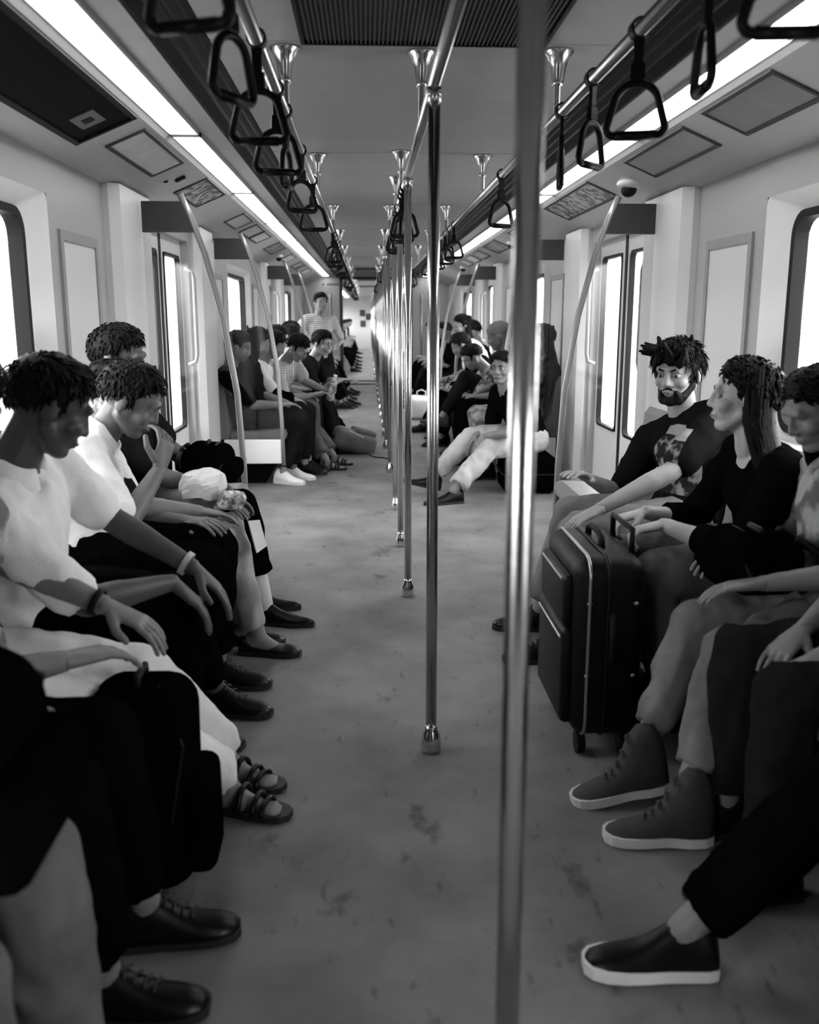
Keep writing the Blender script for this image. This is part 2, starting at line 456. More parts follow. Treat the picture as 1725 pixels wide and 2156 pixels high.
# ceiling air grille
def grille(yc0, yc1, lab):
    c = (0, (yc0 + yc1) / 2, ZC)
    r = empty('air_grille', c, lab, 'grille', 'ceiling air grilles')
    MB().box((-.372, yc0, ZC - .004), (.372, yc1, ZC + .001)).build('backing', M_black, r, c)
    f = MB()
    for x in (-.378, .366): f.box((x, yc0, ZC - .014), (x + .012, yc1, ZC))
    for y in (yc0, yc1 - .012): f.box((-.378, y, ZC - .014), (.378, y + .012, ZC))
    f.build('frame', M_black, r, c)
    s0 = None
    n = 54
    for k in range(n):
        x = -.36 + .72 * (k + .5) / n
        if s0 is None:
            s0 = MB().box((-.0028, yc0 + .012, -.012), (.0028, yc1 - .012, -.004))
            s0.v = [p - V((0, c[1], 0)) for p in s0.v]
            s0 = s0.build('slat', M_slat, r); o = s0
        else:
            o = s0.copy(); COL.objects.link(o); o.parent = r
        o.location = (x, 0, 0)
grille(1.75, 3.09, 'dark ribbed air grille in the ceiling nearest the camera')
for a, b, q in ((16.6, 17.4, 'dark air grille in the ceiling just before the gangway'), (21.5, 22.3, 'first dark air grille in the ceiling of the next carriage'), (26.0, 27, 'dark air grille midway down the next carriage')):
    c = (0, (a + b) / 2, ZC)
    r = empty('air_grille', c, q, 'grille', 'ceiling air grilles')
    MB().box((-.372, a, ZC - .012), (.372, b, ZC + .001)).build('backing', M_black, r, c)

# ------------------------------------------------------------------ poles, rails, straps
ZR = 1.905
pole = empty('grab_pole')
L = ZR
reg(MB().lathe([(.0165, .03), (.0165, ZR - .03)], n=20).build('tube', M_steel, pole, smooth=True))
reg(MB().lathe([(.028, 0), (.030, .004), (.031, .03), (.028, .05), (.021, .066), (.0185, .075), (.0175, .082), (.0168, .082)], n=20).build('base_cup', M_steel2, pole, smooth=True))
reg(MB().lathe([(.0168, ZR - .05), (.0195, ZR - .048), (.0195, ZR - .012), (.0168, ZR - .01)], n=20).build('collar', M_steel2, pole, smooth=True))
pys = [1.10, 2.62, 4.23, 5.21, 6.25, 7.80, 9.29, 10.28, 11.2, 12.16, 13.2, 14.2, 15.3, 16.5, 17.6, 19.9, 21.2, 22.6, 24.0, 25.4, 26.8, 28.2, 30, 32, 34, 36]
for i, y in enumerate(pys):
    p = pole if i == 0 else copy_tree(pole)
    p.location = (0, y, 0)
    lab = {0: 'nearest and thickest-looking chrome pole right of the aisle centre', 1: 'second chrome pole from the camera with round floor cup in the foreground'}.get(i, '%s chrome floor pole from the camera in the centre line' % nth(i))
    tag(p, lab, 'pole', 'chrome poles down the middle of the aisle')

def bracket(m, x, y, zr=ZR, thin=.011):
    m.lathe([(.05, ZC), (.05, ZC - .006), (.036, ZC - .02), (.026, ZC - .05), (.020, ZC - .085), (.0185, ZC - .095), (.0185, ZC - .105), (thin, ZC - .106), (thin, zr)], (x, y, 0), 16)
    return m
def rail(x, y0, y1, zr, bys, lab, group):
    c = (x, y0, zr)
    r = empty('overhead_rail', c, lab, 'rail', group)
    MB().tube([(x, y0, zr), (x, y1, zr)], .0165, 14).build('tube', M_steel, r, c, True)
    for y in bys: bracket(MB(), x, y, zr).build('bracket', M_steel2, r, c, True)
rail(0, .9, 18.0, ZR, [1.15, 3.2, 5.02, 5.9, 7.4, 9.35, 11.4, 13.6, 15.7], 'chrome overhead rail joining the tops of the centre poles', 'overhead rails')
rail(-.435, .6, 18.0, 1.93, [1.3, 3.17, 5.13, 7.4, 9.4, 11.4, 13.6, 15.7, 17.6], 'left overhead chrome rail carrying strap handles', 'overhead rails')
rail(.435, .6, 18.0, 1.93, [1.3, 3.17, 5.13, 7.4, 9.4, 11.4, 13.6, 15.7, 17.6], 'right overhead chrome rail carrying strap handles', 'overhead rails')
rail(-.435, 19.5, 38.5, 1.93, [21, 24, 27, 30], 'left overhead rail in the next carriage', 'overhead rails')

strap = empty('strap_handle')
reg(MB().loft([[V((.021 * math.cos(a) * q, yv, .021 * math.sin(a) * q)) for a in [2 * PI * k / 16 for k in range(16)]] for q, yv in ((.86, -.016), (1.12, -.016), (1.12, .016), (.86, .016))], True).build('loop', M_strap, strap))
reg(MB().loft([[V((x * w_, y_ * w_ * .45, z)) for x, y_ in ((-1, -1), (1, -1), (1, 1), (-1, 1))] for w_, z in ((.013, -.018), (.011, -.05), (.011, -.070), (.016, -.074), (.017, -.105), (.012, -.114))]).build('strap', M_strap, strap))
tri = []
for cx, cz, a0, a1, r, k_ in ((0, -.165, 155, 25, .052, 11), (.049, -.209, 20, -90, .016, 6), (-.049, -.209, 270, 160, .016, 6)):
    for k in range(k_):
        a = math.radians(a0 + (a1 - a0) * k / (k_ - 1)); tri.append((cx + r * math.cos(a), 0, cz + r * math.sin(a)))
reg(MB().tube(tri, .009, 8, True).build('ring', M_strap, strap, smooth=True))
reg(MB().tube([(-.045, 0, -.225), (.045, 0, -.225)], .011, 8).build('grip', M_strap, strap, smooth=True))
SL = [(1.46, 20), (1.91, 62), (2.35, 4), (2.83, 12), (3.12, 80), (3.83, 35), (4.64, 5), (7.3, 20), (7.6, 70), (7.95, 10), (8.3, 50), (8.7, 85), (9.1, 15), (9.5, 40), (9.9, 5), (13.3, 30), (13.9, 10), (14.6, 60), (15.3, 20)]
SR = [(1.45, 5), (1.80, 84), (2.235, 14), (2.67, 48), (3.08, 82), (4.41, 30), (6.75, 20), (7.1, 55), (7.5, 10), (7.9, 80), (8.3, 30), (9.5, 12), (12.6, 40), (13.4, 15)]
SC = [(4.62, 12), (4.78, 75), (4.95, 30), (5.45, 60), (5.6, 15), (5.8, 40), (10.5, 20), (10.9, 70), (14.6, 30), (15.0, 10)]
first = True
for nm, x, z, lst in (('left', -.435, 1.955, SL), ('right', .435, 1.955, SR), ('centre', 0, ZR + .02, SC)):
    for i, (y, a) in enumerate(lst):
        s = strap if first else copy_tree(strap); first = False
        s.location = (x, y, z - .022)
        for ch in s.children:
            if not ch.name.startswith('loop'): ch.rotation_euler = (0, 0, math.radians(a) * (1 if i % 2 else -1) if abs(a) < 60 else math.radians(a))
        tag(s, '%s black triangular strap handle from the camera on the %s overhead rail' % (nth(i), nm), 'strap', 'strap handles on the %s rail' % nm)
sn = 0
for y in (20.5, 21.3, 22.4, 23.6):
    s = copy_tree(strap); s.location = (-.435, y, 1.93)
    tag(s, '%s strap handle on the left rail of the next carriage' % nth(sn), 'strap', 'strap handles in the next carriage'); sn += 1

# ------------------------------------------------------------------ benches, screens
def bench(sg, a, b, lab):
    c = (sg * 1.1, (a + b) / 2, 0)
    r = empty('bench', c, lab, 'bench', 'long side benches')
    prof = [(.83, .36), (.82, .39), (.83, .425), (.86, .435), (1.10, .42), (1.24, .42), (1.27, .40), (1.27, .36)]
    MB().prof_y([(sg * x, z) for x, z in prof], a, b).build('seat', M_seat, r, c)
    prof = [(1.255, .42), (1.30, .80), (1.33, .84), (1.395, .84), (1.395, .36), (1.255, .36)]
    MB().prof_y([(sg * x, z) for x, z in prof], a, b).build('backrest', M_seat, r, c)
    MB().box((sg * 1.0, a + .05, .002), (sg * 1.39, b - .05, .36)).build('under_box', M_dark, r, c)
BEN = {}
for sg, nm in ((-1, 'left'), (1, 'right')):
    bench(sg, .78, 4.90, 'near %s bench crowded with passengers' % nm)
    bench(sg, 7.28, 10.95, 'middle %s bench beyond the first doors' % nm)
    bench(sg, 13.2, 16.9, 'far %s bench before the gangway' % nm)
    bench(sg, 20.5, 38.0, 'long %s bench of the next carriage' % nm)

def screen(sg, y, lab):
    c = (sg * 1.1, y, 0)
    r = empty('draught_screen', c, lab, 'screen', 'glass draught screens at the bench ends')
    pts = [(.845, .16), (.85, .5), (.87, .9), (.93, 1.3), (1.01, 1.62), (1.075, 1.80), (1.12, 1.905)]
    MB().tube([(sg * x, y, z) for x, z in pts], .0165, 12).build('pole', M_screenpole, r, c, True)
    hd = [(1.045, 1.72), (1.315, 1.72), (1.315, 1.87), (1.10, 1.87)]
    MB().loft([[V((sg * x, y - .014, z)) for x, z in hd], [V((sg * x, y + .014, z)) for x, z in hd]]).build('header', M_grey, r, c)
    gp = [(.862, .36), (.865, .5), (.885, .9), (.945, 1.3), (1.025, 1.62), (1.06, 1.72), (1.315, 1.72), (1.315, .36)]
    MB().loft([[V((sg * x, y - .004, z)) for x, z in gp], [V((sg * x, y + .004, z)) for x, z in gp]]).build('glass', M_sglass, r, c)
    MB().rbox((sg * 1.08, y, .27), (.44, .03, .19), .008, 2).build('bottom_panel', M_white, r, c)
for sg, nm in ((-1, 'left'), (1, 'right')):
    for y, q in ((4.95, 'far end of the near bench'), (7.22, 'near end of the middle bench'), (11.0, 'far end of the middle bench'), (13.12, 'near end of the far bench')):
        screen(sg, y, 'glass screen with bowed pole at the %s, %s side' % (q, nm))

# ------------------------------------------------------------------ soffit posters and fittings
def soff(sg, t):            # point on the soffit slope, t from 0 (upper) to 1 (lower)
    a, b = V((1.03, 0, 2.035)), V((1.22, 0, 1.955)); p = a.lerp(b, t); return V((sg * p.x, 0, p.z))
SD = V((.19, 0, -.08)).normalized()
def placard(sg, y0, y1, t0, t1, lab, name='poster_frame', cat='poster', face=M_poster, fw=.016, group='framed notices above the windows', thick=.008, frame=M_frame, extra=None):
    p0, p1 = soff(sg, t0), soff(sg, t1); d = (p1 - p0); nrm = V((-sg * .08, 0, -.19)).normalized()
    o = (p0 + p1) / 2 + V((0, (y0 + y1) / 2, 0))
    r = empty(name, o, lab, cat, group)
    def slab(ya, yb, ta, tb, h0, h1, nm, m, par=r):
        q = []
        for h in (h0, h1):
            for tt, y in ((ta, ya), (tb, ya), (tb, yb), (ta, yb)):
                q.append(p0 + d * tt + V((0, y, 0)) + nrm * h)
        return MB().add(q, [(0, 1, 2, 3), (4, 5, 6, 7), (0, 1, 5, 4), (1, 2, 6, 5), (2, 3, 7, 6), (3, 0, 4, 7)]).build(nm, m, par, o)
    fh = fw / d.length
    slab(y0 + fw, y1 - fw, fh, 1 - fh, -.002, thick * .5, 'sheet', face)
    slab(y0, y1, 0, fh, -.002, thick, 'frame_bar', frame); slab(y0, y1, 1 - fh, 1, -.002, thick, 'frame_bar', frame)
    slab(y0, y0 + fw, fh, 1 - fh, -.002, thick, 'frame_bar', frame); slab(y1 - fw, y1, fh, 1 - fh, -.002, thick, 'frame_bar', frame)
    if extra: extra(slab)
    return r
def sticker(slab):
    st = slab(3.42, 3.58, .35, .7, .0, .010, 'sticker', mat('sticker_grey', .10, .5, var=.1))
    slab(3.475, 3.525, .45, .6, .0, .0125, 'symbol', M_black)
placard(-1, 2.3, 3.72, .02, 1.25, 'long black route display panel with a square sticker, upper left', 'display_panel', 'panel', mat('display_black', .002, .5, var=.2, spec=.03), .02, 'route displays', .012, M_black, sticker)
placard(-1, 3.92, 4.72, .1, .95, 'blank grey framed poster next to the black display, left soffit')
placard(-1, 5.28, 5.95, .02, 1.0, 'framed route map above the first left door', face=M_map)
for k, (a, b) in enumerate(((6.95, 7.5), (7.75, 8.3), (8.36, 8.9))):
    placard(-1, a, b, .1, .9, '%s small framed notice above the middle left bench' % ('first', 'second', 'third')[k])
placard(-1, 9.6, 10.4, .05, .95, 'patterned framed poster near the end of the middle left bench', face=M_map)
for k, (a, b) in enumerate(((11.3, 12.0), (12.9, 13.5), (13.7, 14.3), (14.6, 15.3))):
    placard(-1, a, b, .1, .9, '%s framed notice over the far left seats' % ('first', 'second', 'third', 'fourth')[k])
placard(1, 2.95, 3.55, .05, 1.0, 'dark framed poster at the upper right edge', face=mat('poster_dark', .2, .5, var=.1))
placard(1, 3.78, 4.62, .1, .95, 'blank grey framed poster above the bearded man, right soffit', face=mat('poster_mid', .33, .5, var=.08))
placard(1, 5.32, 6.6, .02, 1.0, 'framed route map above the first right door', face=M_map)
placard(1, 7.8, 8.4, .1, .9, 'small framed notice above the middle right bench')
placard(1, 9.2, 10.1, .05, 1.0, 'patterned framed poster above the middle right bench', face=M_map)
for k, (a, b) in enumerate(((10.6, 11.2), (11.4, 12.0), (12.2, 12.8))):
    placard(1, a, b, .1, .9, '%s framed notice over the second right door' % ('first', 'second', 'third')[k])
# alarm fitting on the left soffit, dome cameras on the right
p = soff(-1, .75) + V((0, 4.98, 0))
r = empty('alarm_fitting', p, 'small black round-and-bar alarm fitting on the left soffit', 'alarm')
MB().rbox(p + V((.05, .02, -.002 + .012)), (.06, .03, .014), .005, 2, Matrix.Rotation(math.radians(-22.8), 3, 'Y')).build('bar', M_black, r, p)
MB().ell(p + V((-.02, -.02, -.004)), (.016, 0, 0), (0, .016, 0), (0, 0, .012)).build('button', M_black, r, p, True)
for k, (sg, y, s) in enumerate(((1, 4.95, 1.0), (1, 8.9, .8), (1, 13.3, .8), (-1, 10.9, .8))):
    p = soff(sg, .8) + V((0, y, 0))
    r = empty('dome_camera', p, ('black dome camera on a round base above the first right door', 'black dome camera over the middle right bench', 'black dome camera over the far right bench', 'black dome camera over the second left door')[k], 'camera', 'dome cameras')
    MB().ell(p, (.075 * s, 0, 0), (0, .085 * s, 0), (0, 0, .03 * s)).build('base', M_poster, r, p, True)
    MB().ell(p + V((-sg * .012, 0, -.028 * s)), (.042 * s, 0, 0), (0, .042 * s, 0), (0, 0, .042 * s)).build('dome', M_black, r, p, True)

# ------------------------------------------------------------------ people
QUEUE = []; JOIN = []
def queue(ob, vox, smooth=3, fold=0.0, ffreq=12.0, seed=0):
    md = ob.modifiers.new('r', 'REMESH'); md.mode = 'VOXEL'; md.voxel_size = vox; md.use_smooth_shade = True
    if smooth:
        sm = ob.modifiers.new('s', 'SMOOTH'); sm.factor = .5; sm.iterations = smooth
    QUEUE.append((ob, fold, ffreq, seed)); return ob
def flush():
    bpy.context.view_layer.update()
    dg = bpy.context.evaluated_depsgraph_get()
    for ob, fold, ff, seed in QUEUE:
        me = bpy.data.meshes.new_from_object(ob.evaluated_get(dg))
        old = ob.data
        if not me.materials:
            for m_ in old.materials: me.materials.append(m_)
        ob.modifiers.clear(); ob.data = me; bpy.data.meshes.remove(old); me.name = ob.name
        if fold > 0:
            ns = [v_.normal.copy() for v_ in me.vertices]; sd = V((seed * 3.1, seed * 1.7, 0))
            for v_, n_ in zip(me.vertices, ns):
                q = v_.co
                d_ = noise.noise(V((q.x * ff, q.y * ff, q.z * ff * .6)) + sd) + .5 * noise.noise(V((q.x * ff * 2.3, q.y * ff * 2.3, q.z * ff * 1.6)) + sd)
                d_ = 1 - abs(d_) * 2.2
                v_.co = q + n_ * (d_ * fold)
        me.polygons.foreach_set('use_smooth', [True] * len(me.polygons))
    for tgt, src in JOIN:
        bm = bmesh.new(); bm.from_mesh(tgt.data); bm.from_mesh(src.data); bm.to_mesh(tgt.data); bm.free()
        tgt.data.polygons.foreach_set('use_smooth', [True] * len(tgt.data.polygons))
        me = src.data; bpy.data.objects.remove(src); bpy.data.meshes.remove(me)
    JOIN.clear(); QUEUE.clear()

def skin(v): return mat('skin_%03d' % int(v * 1000), v, .5, var=.12, scale=14, spec=.35)
def cloth(name, v, **k):
    k.setdefault('var', .18); k.setdefault('scale', 10); k.setdefault('bump', .7); k.setdefault('bscale', 17)
    return mat(name, v, .9, spec=.0 if v < .05 else .08, **k)
M_hair = mat('black_hair', .004, .6, var=.5, scale=60, bump=.3, bscale=90, spec=.12)
M_hair2 = mat('brown_hair', .016, .5, var=.4, scale=60, bump=.5, bscale=90, spec=.3)
M_eye = mat('eye_white', .32, .3, var=.05)
M_iris = mat('eye_dark', .006, .15, var=.2)
M_shoe = mat('black_leather', .003, .35, var=.3, bump=.05, spec=.2)
M_shoe_suede = mat('grey_suede', .03, .8, var=.2, bump=.3)
M_lace = mat('lace_grey', .03, .8, var=.1)
M_sole_w = mat('white_sole', .6, .6, var=.1)
M_sole_b = mat('black_sole', .006, .6, var=.2)
M_canvas_w = mat('white_canvas', .7, .7, var=.06, bump=.15)

def ik(a, t, l1, l2, hint):
    a, t = V(a), V(t); d = t - a; D = d.length
    s = 1.0
    if D > (l1 + l2) * .985: s = D / ((l1 + l2) * .985)
    l1 *= s; l2 *= s
    x = (l1 * l1 - l2 * l2 + D * D) / (2 * D); h = math.sqrt(max(0, l1 * l1 - x * x))
    u = d.normalized(); hv = V(hint); hv = (hv - u * hv.dot(u))
    if hv.length < 1e-4: hv = u.orthogonal()
    hv.normalize()
    return a + u * x + hv * h

def ring(c, s, f, w_, d_, n=16):
    return [c + s * (w_ * math.cos(2 * PI * k / n)) + f * (d_ * math.sin(2 * PI * k / n)) for k in range(n)]

def hand(m, wr, d, nrm, left, curl=.45, sc=1.0, spread=.06):
    d = d.normalized(); nrm = (nrm - d * nrm.dot(d)).normalized()
    th = nrm.cross(d) if left else d.cross(nrm)       # towards the thumb
    rs = []
    for q, w_, t_ in ((-.01, .027, .020), (.02, .032, .018), (.05, .040, .015), (.085, .041, .013), (.097, .036, .010)):
        rs.append(ring(wr + d * (q * sc), th, nrm, w_ * sc * .95, t_ * sc, 12))
    m.loft(rs)
    for k, (off, ln) in enumerate(((.031, .068), (.0105, .076), (-.0105, .071), (-.031, .056))):
        p = wr + (d * .088 + th * off) * sc; ang = .12 * k * 0 + .1; fan = off * spread * 55 * .8
        base = (d + th * fan).normalized()
        r0 = .0084 * sc
        for s_, fr in enumerate((.45, .31, .24)):
            ang += curl * (1.0 if s_ else .7)
            dv = base * math.cos(ang) + nrm * math.sin(ang)
            q = p + dv * (ln * fr * 1.25 * sc)
            m.caps(p, r0, q, r0 * .93, 8); p = q; r0 *= .93
    p = wr + (d * .028 + th * .028 + nrm * .004) * sc
    dv = (d * .62 + th * .62 + nrm * .35).normalized(); q = p + dv * .045 * sc
    m.caps(p, .0135 * sc, q, .011 * sc, 8)
    dv = (d * .9 + th * .35 + nrm * (.1 + curl * .25)).normalized(); m.caps(q, .011 * sc, q + dv * .034 * sc, .009 * sc, 8)

def head_parts(m, hc, F, S, U, sc=1.0, fine=True, eyes=False):
    P = lambda f, s, u: hc + (F * f + S * s + U * u) * sc
    m.ell(P(-.012, 0, .030), F * .098 * sc, S * .077 * sc, U * .088 * sc)
    m.ell(P(.022, 0, -.030), F * .070 * sc, S * .060 * sc, U * .078 * sc)
    m.ell(P(.058, 0, -.086), F * .028 * sc, S * .030 * sc, U * .022 * sc)
    for s in (-1, 1):
        m.caps(P(.0, .054 * s, -.045), .022 * sc, P(.052, .020 * s, -.086), .020 * sc)
        m.ell(P(.055, .040 * s, -.022), F * .030 * sc, S * .024 * sc, U * .026 * sc)
        m.ell(P(-.012, .079 * s, -.006), (F * .020 + S * .004 * s) * sc, S * .010 * sc, U * .033 * sc)
    if fine:
        m.caps(P(.080, -.036, .030), .013 * sc, P(.080, .036, .030), .013 * sc)
        m.caps(P(.087, 0, .018), .0085 * sc, P(.102, 0, -.022), .0115 * sc)
        for s in (-1, 1): m.ell(P(.090, .012 * s, -.026), F * .012 * sc, S * .009 * sc, U * .009 * sc)
        for s in (-1, 1):
            if eyes == 'down': m.ell(P(.073, .031 * s, .006), F * .0135 * sc, S * .016 * sc, U * .012 * sc)
            else:
                m.ell(P(.0735, .031 * s, .0175), F * .0125 * sc, S * .018 * sc, U * .005 * sc); m.ell(P(.0705, .031 * s, -.006), F * .0115 * sc, S * .016 * sc, U * .005 * sc)
        m.caps(P(.083, -.018, -.054), .0085 * sc, P(.083, .018, -.054), .0085 * sc)
        m.ell(P(.089, 0, -.051), F * .009 * sc, S * .014 * sc, U * .006 * sc); m.ell(P(.087, 0, -.063), F * .010 * sc, S * .015 * sc, U * .007 * sc)

def hair_mesh(hc, F, S, U, sc, style, seed, thick=.012, tufts=300, messy=1.0):
    n, k_ = 40, 26; rings = []; c = hc + (F * -.012 + U * .028) * sc
    ra = (.098, .077, .088)
    rnd = random.Random(seed * 17 + 3)
    def shape(f, s, u):
        t = (f + 1) / 2
        low = -.72 if style == 'short' else -.95
        thr = low + (t ** 1.25) * (.60 - low)
        if style == 'beanie': thr = -.15 + .25 * t
        elif abs(s) > .72 and f > -.15: thr = max(thr if f > .35 else -9, -.38)
        thr += .10 * noise.noise(V((f * 4 + seed, s * 4, 0)))
        e = (u - thr) / .16; e = max(0, min(1, e + .5)); e = e * e * (3 - 2 * e)
        nn = noise.noise(V((f * 3 + seed, s * 3, u * 3))) * .5 + noise.noise(V((f * 9 + seed, s * 9, u * 5))) * .35
        ex = thick * (1 + .7 * nn) + (.014 * max(0, u) * max(0, f + .4) if style != 'beanie' else .006)
        ex *= .3 + .7 * max(0, min(1, (u - thr) / .55))
        q = V((f * ra[0], s * ra[1], u * ra[2]))
        return q * (1 - .16 * (1 - e)) + V((f, s, u)) * ex * e, e
    for i in range(k_):
        th = PI * (i + .3) / (k_ - .4); rg = []
        for j in range(n):
            ph = 2 * PI * j / n
            rr, e = shape(math.sin(th) * math.cos(ph), math.sin(th) * math.sin(ph), math.cos(th))
            rg.append(c + (F * rr.x + S * rr.y + U * rr.z) * sc)
        rings.append(rg)
    m = MB().loft(rings[::-1])
    if style == 'beanie': return m
    done = 0
    for _ in range(tufts * 4):
        if done >= tufts: break
        z = rnd.uniform(-.9, 1); ph = rnd.uniform(0, 2 * PI); q = math.sqrt(1 - z * z); f, s, u = q * math.cos(ph), q * math.sin(ph), z
        rr, e = shape(f, s, u)
        if e < .55: continue
        nv = V((f, s, u))
        cd = V((-.3 - .3 * max(0, f), .45 * (1 if s > 0 else -1), -.8)) + V((rnd.uniform(-.15, .15), rnd.uniform(-.15, .15), 0)) if style == 'long' else V((.55 * max(0, u) + .25 * max(0, f), .25 * (1 if s > 0 else -1), -.75 + .5 * max(0, u))) + V((rnd.uniform(-.4, .4), rnd.uniform(-.4, .4), rnd.uniform(-.2, .3)))
        td = cd - nv * cd.dot(nv)
        if td.length < .05: continue
        td.normalize(); sd = nv.cross(td); ln = rnd.uniform(.025, .05) * messy; w0 = rnd.uniform(.003, .007); lift = rnd.uniform(-.001, .005) * messy
        prs = [(rr - nv * .006, w0), (rr + td * ln * .5 + nv * lift, w0 * .8), (rr + td * ln + nv * lift * .7, w0 * .12)]
        rgs = [[p + sd * w_ * a + nv * w_ * .6 * b for a, b in ((-1, 0), (0, -1), (1, 0), (0, 1))] for p, w_ in prs]
        m.loft([[c + (F * p.x + S * p.y + U * p.z) * sc for p in rg] for rg in rgs]); done += 1
    return m

def foot_frame(ank, ang, pit=0):
    T = V((math.cos(ang) * math.cos(pit), math.sin(ang) * math.cos(pit), math.sin(pit))); Sd = V((-math.sin(ang), math.cos(ang), 0)); Uq = T.cross(Sd)
    return T, Sd, Uq
def shoe_rings(ank, T, Sd, Uq, prof, infl=0.0, bot=-.085):
    rs = []
    for t, w_, top in prof:
        rg = []
        for k in range(14):
            a = 2 * PI * k / 14; x = math.cos(a); z = math.sin(a)
            zz = bot + (top - bot + infl) * (z if z > 0 else 0) if z > -.2 else bot
            xx = (w_ + infl) * (x if z > -.2 else x * .97)
            rg.append(ank + T * t + Sd * xx + Uq * zz)
        rs.append(rg)
    return rs
SHOE = [(-.078, .012, -.045), (-.070, .030, .0), (-.05, .036, .03), (-.01, .037, .035), (.03, .038, .012), (.07, .043, -.020), (.11, .046, -.038), (.15, .043, -.046), (.178, .032, -.054), (.192, .014, -.066)]
POINTY = [(-.078, .012, -.045), (-.070, .030, .0), (-.05, .034, .02), (-.01, .035, .02), (.03, .036, .0), (.07, .041, -.026), (.12, .042, -.044), (.16, .034, -.052), (.20, .020, -.056), (.225, .008, -.064)]
HIGH = [(-.080, .012, -.03), (-.072, .034, .06), (-.05, .046, .105), (-.01, .048, .105), (.022, .042, .075), (.045, .040, .02), (.08, .044, -.018), (.12, .046, -.036), (.155, .043, -.046), (.18, .032, -.054), (.194, .014, -.066)]
FLAT = [(-.075, .012, -.05), (-.068, .028, -.02), (-.05, .033, -.02), (-.01, .034, -.045), (.04, .037, -.055), (.08, .042, -.045), (.12, .043, -.048), (.15, .034, -.056), (.172, .014, -.068)]
FOOT = [(-.060, .012, -.055), (-.05, .027, -.01), (-.02, .031, .03), (.02, .033, .015), (.06, .037, -.022), (.10, .041, -.045), (.135, .038, -.058), (.15, .030, -.062)]

